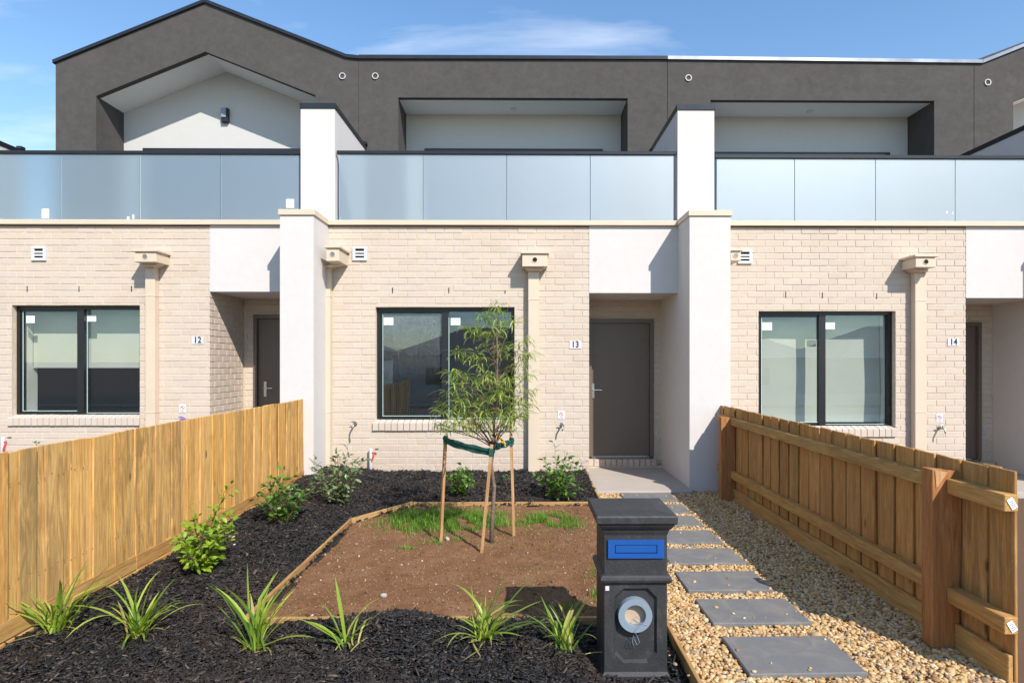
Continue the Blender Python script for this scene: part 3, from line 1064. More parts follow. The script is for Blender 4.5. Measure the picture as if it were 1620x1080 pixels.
def wing(root, x0, x1, zt):
    MB().box(x0, x1, YG, YU - .003, ZL1 - .05, zt - .06).build('wing_wall', MT['white'], root)
    m = MB().cbox(x0 - .012, x1 + .012, YG - .014, YU - .004, zt - .075, zt, .003)
    m.cbox(x1 - .05, x1 + .03, YU - .10, YU - .004, zt + .001, zt + .05, .003)
    m.build('wing_cap', MT['cap'], root)


def pillar(root, x0, x1):
    MB().box(x0, x1, YP, YE + .2, -0.1, ZL0 - .003).build('pillar', MT['white'], root)
    MB().cbox(x0 - .018, x1 + .018, YP - .02, YG - .002, ZL0, ZL1 + .006, .004).build('pillar_cap', MT['cream'], root)


def vent_pipe(root, u, v):
    c = P(u, v, YU)
    p = MB().ring_y(c.x, c.z, YU - .02, YU + .01, .041, .052, 28).build('overflow_pipe', MT['plate'], root)
    MB().disc_y(c.x, c.z, YU - .004, YU + .01, .041).build('pipe_hollow', MT['dark'], p)


def upper_flat(root, x0, x1, zt, rx0, rx1, rz, dx0, dx1, dz, gap=.004):
    """charcoal parapet with a square recess"""
    zb = ZL1 - .06
    m = MB()
    m.box(x0 + gap, rx0, YU, YU + .10, zb, zt).box(rx1, x1 - gap, YU, YU + .10, zb, zt).box(rx0, rx1, YU, YU + .10, rz, zt)
    m.box(rx0 - .12, rx0, YU + .10, YRB, zb, rz).box(rx1, rx1 + .12, YU + .10, YRB, zb, rz)
    m.box(x0 + gap, x1 - gap, YU + .10, YU + .2, rz + .12, zt)
    m.build('upper_wall', MT['dark'], root)
    MB().box(rx0, rx1, YU + .10, YRB, rz, rz + .1).build('recess_ceiling', MT['white_dim'], root)
    MB().box(rx0, rx1, YRB, YRB + .15, zb, rz).build('recess_wall', MT['recess'], root)
    cx = (rx0 + rx1) / 2
    MB().slab([(cx + .06 * math.cos(a * .5236), YU + .45 + .06 * math.sin(a * .5236)) for a in range(12)], rz - .012, rz).build('ceiling_light', MT['plate'], root)
    slider(root, dx0, dx1, dz)
    MB().box(x0 + gap, x1 - gap, YRB + .16, 18, ZL1 - .5, zt - .12).build('rear_block', MT['dark'], root)


def slider(root, dx0, dx1, dz):
    zb = ZL1 + .02
    y = YRB - .045
    m = MB().box(dx0, dx1, y, YRB - .002, dz - .065, dz)
    m.box(dx0, dx0 + .06, y, YRB - .002, zb, dz - .065).box(dx1 - .06, dx1, y, YRB - .002, zb, dz - .065)
    c = (dx0 + dx1) / 2
    m.box(c - .05, c + .05, y, YRB - .002, zb, dz - .065)
    s = m.build('sliding_door', MT['black'], root)
    for a, b in ((dx0 + .06, c - .05), (c + .05, dx1 - .06)):
        MB().box(a, b, y + .015, y + .025, zb, dz - .065).build('pane', MT['glass'], s)
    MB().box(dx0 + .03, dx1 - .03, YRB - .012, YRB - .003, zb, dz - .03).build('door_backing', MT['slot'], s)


def upper_gable(root, L, T, Rr, rl, rt, rr, dx0=None, dx1=None, dz=None, floor_z=None):
    """charcoal gable; L,T,Rr outline corners, rl,rt,rr recess corners, all (x,z)"""
    zb = ZL1 - .06
    m = MB()
    y0, y1 = YU, YU + .10
    m.prism([(L[0], zb), (rl[0], zb), rl, L], y0, y1)
    m.prism([(rr[0], zb), (Rr[0], zb), Rr, rr], y0, y1)
    m.prism([rl, rt, T, L], y0, y1)
    m.prism([rt, rr, Rr, T], y0, y1)
    m.box(rl[0] - .12, rl[0], y1, YRB, zb, rl[1])
    m.box(rr[0], rr[0] + .12, y1, YRB, zb, rr[1])
    m.build('upper_wall', MT['dark'], root)
    c = MB()
    c.prism([rl, rt, (rt[0], rt[1] + .1), (rl[0], rl[1] + .1)], y1, YRB)
    c.prism([rt, rr, (rr[0], rr[1] + .1), (rt[0], rt[1] + .1)], y1, YRB)
    c.build('recess_ceiling', MT['white_dim'], root)
    MB().prism([(rl[0], zb), (rr[0], zb), rr, rt, rl], YRB, YRB + .15).build('recess_wall', MT['recess'], root)
    if dx0 is not None:
        slider(root, dx0, dx1, dz)
    k = .12
    MB().prism([(L[0], ZL1 - .5), (Rr[0], ZL1 - .5), (Rr[0], Rr[1] - k), (T[0], T[1] - k), (L[0], L[1] - k)], YRB + .16, 18).build('rear_block', MT['dark'], root)
    MB().prism([(L[0], zb), (L[0] + .1, zb), (L[0] + .1, L[1] - .05), L], y1, YRB + .16).build('end_wall', MT['dark'], root)


def px(u, Y): return P(u, 569, Y).x
def pz(v, Y, u=825): return P(u, v, Y).z


def townhouse(cfg):
    xl, xr, xp0, xp1 = cfg['xl'], cfg['xr'], cfg['xp0'], cfg['xp1']
    root = empty('townhouse', ((xl + xp0) / 2, YW, 0), cfg['label'], 'house', 'row of terraced townhouses')
    o0, o1 = P(cfg['win'][0], cfg['win'][3], YW), P(cfg['win'][1], cfg['win'][2], YW)
    op = (o0.x, o1.x, o0.z, o1.z)
    ym = YW + .0052
    m = MB()
    m.box(xl, op[0], ym, YW + .25, 0, ZL0 - .012).box(op[1], xr - .25, ym, YW + .25, 0, ZL0 - .012)
    m.box(op[0], op[1], ym, YW + .25, op[3], ZL0 - .012).box(op[0], op[1], ym, YW + .25, 0, op[2] - .05)
    m.box(xr - .25, xr - .0065, ym, YE, 0, ZL0 - .012)
    m.box(xr - .25, cfg['dx'][0] - .01, YE + .0065, YE + .2, 0, cfg['soffit'] + .05).box(cfg['dx'][1] + .01, xp0, YE + .0065, YE + .2, 0, cfg['soffit'] + .05)
    m.box(cfg['dx'][0] - .01, cfg['dx'][1] + .01, YE + .0065, YE + .2, cfg['dz'][1] + .003, cfg['soffit'] + .05)
    wall = m.build('brick_wall', MT['mortar'], root)
    sill_z = op[2] + .012
    n_s = cfg['sills']
    sx0, sx1 = op[0] - .035, op[1] + .012
    holes = [(op[0] + .001, op[1] - .001, op[2] - .01, op[3]), (sx0 - .005, sx1 + .005, sill_z - .135, sill_z + .0)]
    br = brick_courses(xl, xr, 0.02, ZL0 - .022, cfg['pitch'], .0853, cfg['off'], holes)
    rest = lay_bricks(br, wall, cfg['hidden'])
    run = MB()
    brick_run(run, rest, Y=YW)
    brick_run(run, brick_courses(YW + .035, YE - .01, .02, cfg['soffit'], cfg['pitch'], .0853, .1, []), X=xr)
    dzz = cfg['dz']
    brick_run(run, brick_courses(xr + .01, xp0 - .01, dzz[0] - .17, cfg['soffit'] - .0, cfg['pitch'], .0853, .05, [(cfg['dx'][0] - .012, cfg['dx'][1] + .012, dzz[0] - .2, dzz[1] + .002)]), Y=YE)
    k = tag(run.build('brick', MT['brick_i'], wall), kind='stuff')
    sill(root, sx0, sx1, sill_z, n_s)
    # weep holes: open perpends above the window and at the foot
    wh = MB()
    for (u, v) in cfg['weep']:
        c = P(u, v, YW)
        wh.box(c.x - .006, c.x + .006, YW - .001, YW + .005, c.z - .038, c.z + .038)
    if cfg['weep']:
        wh.build('weep_holes', MT['slot'], root)
    window(root, op, px(cfg['mull'], YW + .08), cfg['blind'], cfg['dirty'], cfg['stick'])
    # entry: beam over, soffit, door, step
    MB().box(xr, xp0, YW - .004, YE + .2, cfg['soffit'], ZL0 - .004).build('entry_beam', MT['white'], root)
    c = P(cfg['light'][0], cfg['light'][1], 8.6) if cfg.get('light') else None
    if c:
        MB().slab([(c.x + .05 * math.cos(a * .3927), 8.62 + .05 * math.sin(a * .3927)) for a in range(16)], cfg['soffit'] - .008, cfg['soffit'] - .001).build('soffit_light', MT['plate'], root)
    door(root, cfg['dx'][0], cfg['dx'][1], dzz[0], dzz[1], cfg['hx'])
    st = MB().box(xr + .002, xp0 - .002, YE - .09, YE - .032, dzz[0] - .3, dzz[0] - .125)
    st.build('door_step', MT['mortar'], root)
    sb = MB()
    brick_run(sb, [(xr + .004 + .085 * i, xr + .004 + .085 * i + .078, dzz[0] - .13, dzz[0] - .028) for i in range(int((xp0 - xr) / .085))], Y=YE - .10)
    sb.v = [(p[0], p[1] + (.06 if p[1] > YE - .08 else 0), p[2]) for p in sb.v]
    tag(sb.build('step_brick', MT['brick_i'], root), kind='stuff')
    pillar(root, xp0, xp1)
    # balcony
    MB().cbox(xl + .001, xp0 - .0185, YW - .05, YW + .28, ZL0, ZL1, .004).build('balcony_ledge', MT['cream'], root)
    MB().box(xl, xr, YW - .003, YW + .2, ZL0 - .0115, ZL0 - .0015).build('ledge_shade_strip', MT['slot'], root)  # near-black strip standing in for the shadow line under the ledge
    MB().box(xl, xp1, YW + .285, YRB + .15, ZL0 - .2, ZL1 - .05).build('balcony_floor', MT['balcony'], root)
    # room behind the window
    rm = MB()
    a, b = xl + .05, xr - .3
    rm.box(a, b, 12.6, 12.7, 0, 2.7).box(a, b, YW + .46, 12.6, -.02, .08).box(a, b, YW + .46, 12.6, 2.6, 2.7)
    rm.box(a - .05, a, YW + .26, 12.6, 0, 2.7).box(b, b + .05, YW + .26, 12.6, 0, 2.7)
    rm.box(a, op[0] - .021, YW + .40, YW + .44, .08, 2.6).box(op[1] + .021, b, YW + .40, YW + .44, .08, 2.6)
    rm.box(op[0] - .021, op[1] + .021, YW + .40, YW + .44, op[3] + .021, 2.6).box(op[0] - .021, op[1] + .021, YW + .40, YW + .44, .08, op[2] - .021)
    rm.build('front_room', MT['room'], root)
    return root


Z13 = {'top': pz(88, YU, 800)}
h12 = townhouse(dict(
    label='townhouse with pointed charcoal gable, numbered 12, behind the solid paling fence',
    xl=-8.2, xr=px(332, YW), xp0=-2.985, xp1=-2.57, win=(18, 221, 483, 660), pitch=.2285, off=.03, sills=22,
    hidden=lambda u, v: v > 711 - .175 * u or u > 332 or (18 < u < 221 and 483 < v < 660), weep=[(43, 457), (125, 457), (208, 457)],
    mull=128, blind=1.53, dirty=False, stick=[(46, 505, .115, .095, 0), (141, 503, .115, .085, 1)],
    soffit=2.525, dx=(px(402, YE), px(402, YE) + .95), dz=(.20, pz(498, YE, 420)), hx=px(419, YE), light=None))
h13 = townhouse(dict(
    label='middle townhouse numbered 13, square balcony recess and taupe door at the path end',
    xl=-2.57, xr=px(932, YW), xp0=2.09, xp1=2.60, win=(594, 814, 486, 668), pitch=.2454, off=.07, sills=23,
    hidden=lambda u, v: v > 762, weep=[(621, 459.5), (710, 459.5), (799, 460), (591, 747), (679, 748), (768, 749)],
    mull=704, blind=None, dirty=True, stick=[(614, 508, .13, .10, 0), (720, 508, .13, .10, 1)],
    soffit=2.512, dx=(px(1033, YE) - .97, px(1033, YE)), dz=(.172, pz(505, YE, 980)), hx=1.075, light=(988, 465)))
h14 = townhouse(dict(
    label='townhouse numbered 14 behind the railed fence, pale blind filling its window',
    xl=2.60, xr=px(1528, YW), xp0=7.10, xp1=7.60, win=(1200, 1417, 492, 678), pitch=.243, off=.18, sills=23,
    hidden=lambda u, v: v > 640 + .215 * (u - 1137) or (1200 < u < 1417 and 492 < v < 678), weep=[(1243, 466), (1301, 467), (1387, 468)],
    mull=1300.5, blind=.75, dirty=False, stick=[(1214.5, 516, .135, .105, 0), (1316, 515, .135, .09, 1)],
    soffit=2.45, dx=(px(1551, YE) - .95, px(1551, YE)), dz=(.12, pz(510, YE, 1540)), hx=6.0, light=None))

# downpipes, vents, numbers, taps
rain_head(h12, 212, 268, 401, 420, .30, (px(237, YW), px(252, YW)), dark_hole=False)
rain_head(h13, 826, 865, 403, 426, .25, (px(835.5, YW), px(852.5, YW)))
rain_head(h14, 1426, 1481, 409, 428, .30, (px(1440, YW), px(1457, YW)))
rain_head(h13, 516, 551, 398, 421, .42, (px(514, YW), px(526, YW)), dark_hole=False)
rain_head(h14, 1140, 1172, 402, 420, .40, (px(1135, YW) - .0, px(1146, YW)), dark_hole=False)
wall_vent(h12, 62.5, 401)
wall_vent(h13, 569.5, 401)
wall_vent(h14, 1178, 406)
number_plate(h12, 313, 538, '12')
number_plate(h13, 910, 545, '13')
number_plate(h14, 1508, 541, '14')
for hh, u, v in ((h12, 289, 646), (h13, 888, 656), (h14, 1486, 661)):
    tap_sign(hh, u, v)
garden_tap(h12, 289, 664, 'purple')
garden_tap(h13, 561, 671)
garden_tap(h13, 889, 673)
garden_tap(h14, 1488, 677)

# upper storeys
L12, T12, R12 = P(88, 95, YU), P(325, 0, YU), P(548, 87, YU)
rl, rt, rr = P(152, 152, YU), P(325, 82, YU), P(499, 151, YU)
xz = lambda p: (p.x, p.z)
J1, J2, J3 = px(567, YU), px(1056, YU), px(1541, YU)
mid_z = P(560, 89, YU).z
upper_gable(h12, xz(L12), xz(T12), xz(R12), xz(rl), xz(rt), xz(rr), px(228, YRB), px(498, YRB), pz(236, YRB, 350))
MB().prism([(R12.x, ZL1 - .06), (J1, ZL1 - .06), (J1, mid_z), (R12.x, R12.z)], YU, YU + .10).build('wall_return', MT['dark'], h12)
coping(h12, [(L12.x - .03, L12.z - .012), xz(T12), (R12.x, R12.z), (J1, mid_z)])
for e in ((542, 121),):
    vent_pipe(h12, *e)
lc = P(358, 184, YRB)
lm = MB().cbox(lc.x - .062, lc.x + .062, YRB - .07, YRB, lc.z - .13, lc.z + .125, .012).build('wall_lamp', MT['black'], h12)
MB().cbox(lc.x - .058, lc.x + .030, YRB - .085, YRB - .071, lc.z - .05, lc.z + .115, .005).build('lamp_glass', MT['pvc'], lm)
balustrade(h12, -8.19, -3.05, [px(97, YG + .05), px(222, YG + .05), px(350, YG + .05)], pz(238, YG + .02, 240), [(72, 338, .10, .13), (459, 322, .11, .12), (203, 345, .03, .04), (211, 343, .025, .055)])
wing(h12, -3.045, -2.575, P(507, 163.5, YG).z)
wing(h12, -8.68, -8.20, 5.06)

z13 = P(810, 87.5, YU).z
upper_flat(h13, J1, J2, z13, px(630, YU), px(993, YU), pz(155, YU, 800), px(672, YRB), px(953, YRB), pz(236.5, YRB, 812))
coping(h13, [(J1, mid_z), (J2, P(1056, 90, YU).z)])
vent_pipe(h13, 594, 121)
balustrade(h13, -2.56, 2.155, [px(670, YG + .05), px(802, YG + .05), px(934, YG + .05)], pz(238.5, YG + .02, 800))
wing(h13, px(1072, YG), px(1130, YG), P(1100, 166, YG).z)

z14 = P(1300, 93, YU).z
upper_flat(h14, J2, J3, z14 - .02, px(1124, YU), px(1478, YU), pz(159, YU, 1300), px(1132, YRB) - .1, px(1406, YRB), pz(242, YRB, 1270))
coping(h14, [(J2, P(1056, 90, YU).z), (J3 + .12, P(1553, 96, YU).z)], 'zinc')
vent_pipe(h14, 1089, 124)
balustrade(h14, px(1132, YG), 7.26, [px(1257, YG + .05), px(1385, YG + .05), px(1511, YG + .05)], pz(245, YG + .02, 1350), [(1498, 336, .02, .035), (1507, 337, .018, .025)])
wing(h14, px(1516, YU) + .02, px(1516, YU) + .52, 5.03)

# next house along, mostly outside the frame
h15 = empty('townhouse', (9.9, YW, 0), 'gabled charcoal townhouse cut off by the edge of the photo beyond number 14', 'house', 'row of terraced townhouses')
a = P(1553, 96, YU)
L15 = (J3 + .004, a.z)
V15 = (a.x, a.z)
s_ = .40
T15 = (a.x + 2.42, a.z + 2.42 * s_)
R15 = (a.x + 4.9, a.z)
q = P(1603, 161, YU)
upper_gable(h15, L15, T15, R15, (q.x, q.z), (T15[0], q.z + s_ * (T15[0] - q.x)), (2 * T15[0] - q.x, q.z))
coping(h15, [V15, T15, R15], 'zinc')
vent_pipe(h15, 1562, 131)
lw = MB().box(7.60, 11.2, YW, YE, 0, ZL0).box(7.60, 12.6, YW + .29, YRB + .15, ZL0 - .2, ZL1 - .05)
lw.build('lower_wall', MT['brick_i'], h15)


# ------------------------------------------------------------------ fences
def paling(mb, w, h, t):
    """dressed board standing on its foot, corners eased"""
    c = .003
    mb.cbox(-t / 2, t / 2, -w / 2, w / 2, 0, h, c)
    return mb


PALM = {}


def put_paling(parent, mat, x, y, z0, w, h, t, seed):
    k = (round(w, 2), round(h, 3), t, mat)
    if k not in PALM:
        PALM[k] = paling(MB(), *k[:3]).mesh('paling', MT[mat])
    o = link('paling', PALM[k], parent, (x, y, z0))
    o.rotation_euler = (random.gauss(0, .004), random.gauss(0, .006), random.gauss(0, .012))
    return o


rnd = random.Random(3)
XL = -2.68
fl = empty('paling_fence', (XL, 5, 0), 'honey timber paling fence seen from its boarded side, left of the mulch bed', 'fence', 'timber fences between the front gardens')
y = 1.9
i = 0
while y < 7.56:
    w = rnd.choice([.12, .13, .14, .13])
    put_paling(fl, 'paling', XL - .006, y + w / 2, .22 if y < 7.4 else .22, w, .92 + rnd.choice((-.003, 0, .002)), .012, i)
    g = rnd.choice([.07, .08, .09, .06])
    put_paling(fl, 'paling', XL - .0195, y + w + g / 2, .20, g + .05, .938 + rnd.choice((-.003, 0, .002)), .012, i)
    y += w + g
    i += 1
for (a, b) in ((1.9, 4.3), (4.303, 7.6)):
    MB().cbox(XL - .022, XL + .008, a, b, -.02, .155 if a < 4 else .16, .003).build('plinth_board', MT['rail'], fl, ((XL), (a + b) / 2, .1))
    MB().cbox(XL - .022, XL + .001, a, b, .163, .262, .003).build('plinth_board', MT['rail'], fl, ((XL), (a + b) / 2 + .3, .2))
NAILS = MB()
for o_ in [c for c in bpy.data.objects if c.name.startswith('paling') and c.parent == fl]:
    w_ = worg(o_)
    if w_.x < XL - .02: continue
    for z in (.445, .965):
        for dy in (-.03, .03):
            yy = w_.y + dy + random.uniform(-.008, .008)
            zz = z + random.uniform(-.012, .012)
            NAILS.tube([(XL - .001, yy, zz), (XL + .0008, yy, zz)], .0032, 6)
tag(NAILS.build('nail_heads', MT['steel'], fl), kind='stuff')
for z in (.40, .92):
    MB().cbox(XL - .090, XL - .041, 1.9, 7.6, z, z + .09, .004).build('rail', MT['rail'], fl, (XL, 4, z))
for yy in (2.2, 4.8, 7.3):
    MB().cbox(XL - .20, XL - .091, yy, yy + .11, -.1, 1.06, .004).build('post', MT['post'], fl, (XL - .1, yy, 0))

fr_ = empty('paling_fence', (2.49, 5.2, 0), 'timber paling fence seen from its rail side, right of the gravel path', 'fence', 'timber fences between the front gardens')
y = 3.054
i = 0
yend = 7.72
while y < yend:
    w = rnd.choice([.17, .175, .18])
    h = 1.058 + rnd.choice((-.004, -.002, 0, .003))
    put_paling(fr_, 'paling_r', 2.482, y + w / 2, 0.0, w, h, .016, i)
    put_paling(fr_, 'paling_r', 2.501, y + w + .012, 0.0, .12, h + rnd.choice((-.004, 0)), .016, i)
    y += w + .026
    i += 1
for z in (.255, .865):
    for (a, b) in ((3.032, 3.418), (3.547, 7.075), (7.185, 7.56)):
        if a < 3.5:
            MB().cbox(2.400, 2.470, a, b + .03, z, z + .085, .004).build('rail', MT['rail'], fr_, (2.43, (a + b) / 2, z))
        else:
            MB().cbox(2.412, 2.472, a, b, z, z + .085, .004).build('rail', MT['rail'], fr_, (2.43, (a + b) / 2, z))
for (a, b) in ((3.066, 3.448), (3.547, 5.6), (5.604, 7.72)):
    MB().cbox(2.446, 2.472, a, b, -.03, .135, .003).build('plinth_board', MT['rail'], fr_, (2.46, (a + b) / 2, 0))


def post(x0, x1, y0, y1, h, split):
    m = MB()
    vs = []
    for z in (-.1, h):
        for (xx, yy) in ((x0, y0), (x1, y0), (x1, y1), (x0, y1)):
            dz = 0
            if z > 0:
                dz = {(x0, y0): 0.0, (x1, y0): -.004, (x1, y1): -.012, (x0, y1): .003}[(xx, yy)]
            vs.append((xx, yy, z + dz))
    m.add(vs, [(0, 1, 2, 3), (4, 5, 6, 7), (0, 1, 5, 4), (1, 2, 6, 5), (2, 3, 7, 6), (3, 0, 4, 7)])
    o = m.build('post', MT['post'], fr_, (x0, y0, 0))
    if split:
        # torn corner where the post top has splintered
        MB().add([(x0 + .012, y0 - .004, h - .004), (x0 + .085, y0 - .004, h - .012), (x0 + .02, y0 - .004, h - .10),
                  (x0 + .010, y0 + .02, h + .002), (x0 + .085, y0 + .02, h - .006), (x0 + .02, y0 + .004, h - .10)],
                 [(0, 1, 2), (3, 5, 4), (0, 3, 4, 1), (1, 4, 5, 2), (2, 5, 3, 0)]).build('split_corner', MT['stake'], o)
    return o


post(2.322, 2.4705, 3.45, 3.545, .998, True)
post(2.31, 2.470, 7.08, 7.18, .955, False)
for (z, dy) in ((.2975, 0), (.9075, 0)):
    o = link('rail_tag', MB().box(-.016, .016, -.0006, .0006, -.028, .028).mesh('rail_tag', MT['paper']), fr_, (2.436, 3.0285, z))
    o.rotation_euler = (0, R(-32), 0)
    k = MB()
    for j in range(4):
        k.box(-.010, .010, -.0012, -.0007, -.018 + j * .009, -.015 + j * .009)
    q_ = link('tag_print', k.mesh('tag_print', MT['ink']), fr_, (2.436, 3.0285, z))
    q_.rotation_euler = (0, R(-32), 0)


# ------------------------------------------------------------------ timber edging
def board(parent, p, q, t, z0, z1, mat):
    """edging board between two plan points, t thick"""
    a, b = Vector((*p, 0)), Vector((*q, 0))
    d = (b - a)
    L = d.length
    m = MB().cbox(-L / 2, L / 2, -t / 2, t / 2, z0, z1, .003)
    o = link('edging_board', m.mesh('edging_board', MT['edging_x']), parent, (a + b) / 2)
    o.rotation_euler = (0, 0, math.atan2(d.y, d.x))
    return o


ed = empty('garden_edging', (-.4, 5.1, 0), 'low pine edging boards framing the patch of bare soil', 'edging')
board(ed, (-1.655, 3.66), (-.30, 3.66), .024, -.03, .095, 0)
board(ed, (-.297, 3.66), (.838, 3.66), .024, -.03, .090, 0)
board(ed, (-1.643, 3.675), (-1.643, 5.915), .022, -.03, .095, 0)
board(ed, (-1.640, 5.93), (-1.175, 6.64), .022, -.03, .095, 0)
board(ed, (-1.165, 6.645), (.838, 6.645), .022, -.03, .085, 0)
ed2 = empty('garden_edging', (.86, 5.1, 0), 'long pine edging board dividing the soil and mulch from the gravel', 'edging')
for (a, b) in ((2.3, 3.645), (3.675, 6.63), (6.66, 8.19)):
    board(ed2, (.858, a), (.858, b), .022, -.03, .075 if b < 7 else .11, 0)

# ------------------------------------------------------------------ stepping pavers
PV = [(3.14, 3.565), (3.745, 4.125), (4.285, 4.665), (4.85, 5.24), (5.395, 5.79), (5.955, 6.32), (6.475, 6.835), (7.02, 7.42)]
nth = ['first', 'second', 'third', 'fourth', 'fifth', 'sixth', 'seventh', 'last']
PAV = []
for i, (a, b) in enumerate(PV):
    j = rnd.uniform(-.012, .012)
    x0, x1 = 1.172 + j, 1.785 + j
    if i == 2: x0, x1 = 1.165, 1.765
    PAV.append((x0, x1, a, b))
    cx, cy = (x0 + x1) / 2, (a + b) / 2
    o = MB().cbox(x0, x1, a, b, -.035, .014, .005).build('stepping_paver', MT['paver'], None, (cx, cy, 0))
    o.rotation_euler = (rnd.uniform(-.004, .004), rnd.uniform(-.004, .004), rnd.uniform(-.012, .012))
    lab = 'flat grey concrete paver in the gravel, %s of eight counted from the street' % nth[i]
    if i == 0: lab = 'flat grey concrete paver nearest the street, first of eight in the gravel'
    if i == 7: lab = 'flat grey concrete paver against the porch slab, last of the stepping pavers'
    tag(o, lab, 'paver', 'stepping pavers along the gravel path')

# ------------------------------------------------------------------ loose stuff: pebbles, bark, crumbs, grass
def ico(sub):
    t = (1 + 5 ** .5) / 2
    v = [(-1, t, 0), (1, t, 0), (-1, -t, 0), (1, -t, 0), (0, -1, t), (0, 1, t), (0, -1, -t), (0, 1, -t), (t, 0, -1), (t, 0, 1), (-t, 0, -1), (-t, 0, 1)]
    f = [(0, 11, 5), (0, 5, 1), (0, 1, 7), (0, 7, 10), (0, 10, 11), (1, 5, 9), (5, 11, 4), (11, 10, 2), (10, 7, 6), (7, 1, 8), (3, 9, 4), (3, 4, 2), (3, 2, 6), (3, 6, 8), (3, 8, 9), (4, 9, 5), (2, 4, 11), (6, 2, 10), (8, 6, 7), (9, 8, 1)]
    v = [Vector(p).normalized() for p in v]
    for _ in range(sub):
        mid, nf = {}, []
        def m_(a, b):
            k = (min(a, b), max(a, b))
            if k not in mid:
                mid[k] = len(v); v.append(((v[a] + v[b]) / 2).normalized())
            return mid[k]
        for a, b, c in f:
            x, y_, z = m_(a, b), m_(b, c), m_(c, a)
            nf += [(a, x, z), (b, y_, x), (c, z, y_), (x, y_, z)]
        f = nf
    return np.array([tuple(p) for p in v]), np.array(f)


def rotmats(n, r_, tilt):
    yaw = r_.random(n) * 2 * np.pi
    a, b = r_.normal(0, tilt, n), r_.normal(0, tilt, n)
    cy, sy, ca, sa, cb, sb = np.cos(yaw), np.sin(yaw), np.cos(a), np.sin(a), np.cos(b), np.sin(b)
    Z, O = np.zeros(n), np.ones(n)
    Rz = np.stack([np.stack([cy, -sy, Z], 1), np.stack([sy, cy, Z], 1), np.stack([Z, Z, O], 1)], 1)
    Rx = np.stack([np.stack([O, Z, Z], 1), np.stack([Z, ca, -sa], 1), np.stack([Z, sa, ca], 1)], 1)
    Ry = np.stack([np.stack([cb, Z, sb], 1), np.stack([Z, O, Z], 1), np.stack([-sb, Z, cb], 1)], 1)
    return Rz @ Rx @ Ry


def scatter(base_v, base_f, pos, scl, rot, jit, r_):
    n, k = len(pos), len(base_v)
    v = np.broadcast_to(base_v, (n, k, 3)) * (1 + r_.normal(0, jit, (n, k, 1)))
    v = v * scl[:, None, :]
    v = np.einsum('nij,nkj->nki', rot, v) + pos[:, None, :]
    f = base_f[None] + (np.arange(n) * k)[:, None, None]
    return v.reshape(-1, 3), f.reshape(-1, base_f.shape[1])


def pebbles():
    V, F, off = [], [], 0
    for (y0, y1, dens, sub, s0) in ((2.6, 4.3, 5600, 1, .0106), (4.3, 5.6, 5000, 0, .0112), (5.6, 7.62, 4200, 0, .0120)):
        n = int((GX1 - GX0) * (y1 - y0) * dens)
        x, yy = GX0 + rng.random(n) * (GX1 - GX0), y0 + rng.random(n) * (y1 - y0)
        ok = np.ones(n, bool)
        for (a, b, c, d) in PAV:
            ok &= ~((x > a - .004) & (x < b + .004) & (yy > c - .004) & (yy < d + .004))
        ok &= ~((x > .9) & (x < 2.1) & (yy > 7.45)) & ~((x > 2.08) & (yy > 7.6)) & ~((x > 2.31) & (yy > 3.44) & (yy < 3.555))
        ok &= ~((x > .36) & (x < .80) & (yy < 3.5) & (yy > 3.1))
        x, yy = x[ok], yy[ok]
        n = len(x)
        s = s0 * rng.lognormal(0, .27, n)
        scl = np.stack([s * rng.uniform(.95, 1.45, n), s * rng.uniform(.75, 1.0, n), s * rng.uniform(.45, .75, n)], 1)
        z = h_grav(x, yy) + rng.uniform(-.004, .014, n)
        bv, bf = ico(sub)
        v, f = scatter(bv, bf, np.stack([x, yy, z], 1), scl, rotmats(n, rng, .35), .07, rng)
        V.append(v); F.append(f + off); off += len(v)
    # a few that have rolled onto the pavers, the slab and the mulch
    X_, Y_, Z_ = [], [], []
    for (a, b, c, d) in PAV:
        for _ in range(9):
            e = rng.random()
            X_.append(a + (b - a) * (e if rng.random() < .5 else (e * .12 if e < .5 else 1 - (1 - e) * .12))); Y_.append(c + (d - c) * (rng.random() ** 2 if rng.random() < .5 else 1 - rng.random() ** 2)); Z_.append(.0165)
    for _ in range(40):
        X_.append(.84 - abs(rng.normal(0, .05))); Y_.append(rng.uniform(2.7, 7.6)); Z_.append(.085)
    n = len(X_)
    s = .0075 * rng.lognormal(0, .35, n)
    bv, bf = ico(1)
    v, f = scatter(bv, bf, np.stack([X_, Y_, Z_], 1), np.stack([s * 1.2, s, s * .6], 1), rotmats(n, rng, .2), .07, rng)
    V.append(v); F.append(f + off); off += len(v)
    return np.concatenate(V), np.concatenate(F)


v, f = pebbles()
tag(link('gravel', np_mesh('gravel', v, f, MT['gravel'], True)), 'loose tan and cream river pebbles around the stepping pavers', 'gravel', None, 'stuff')


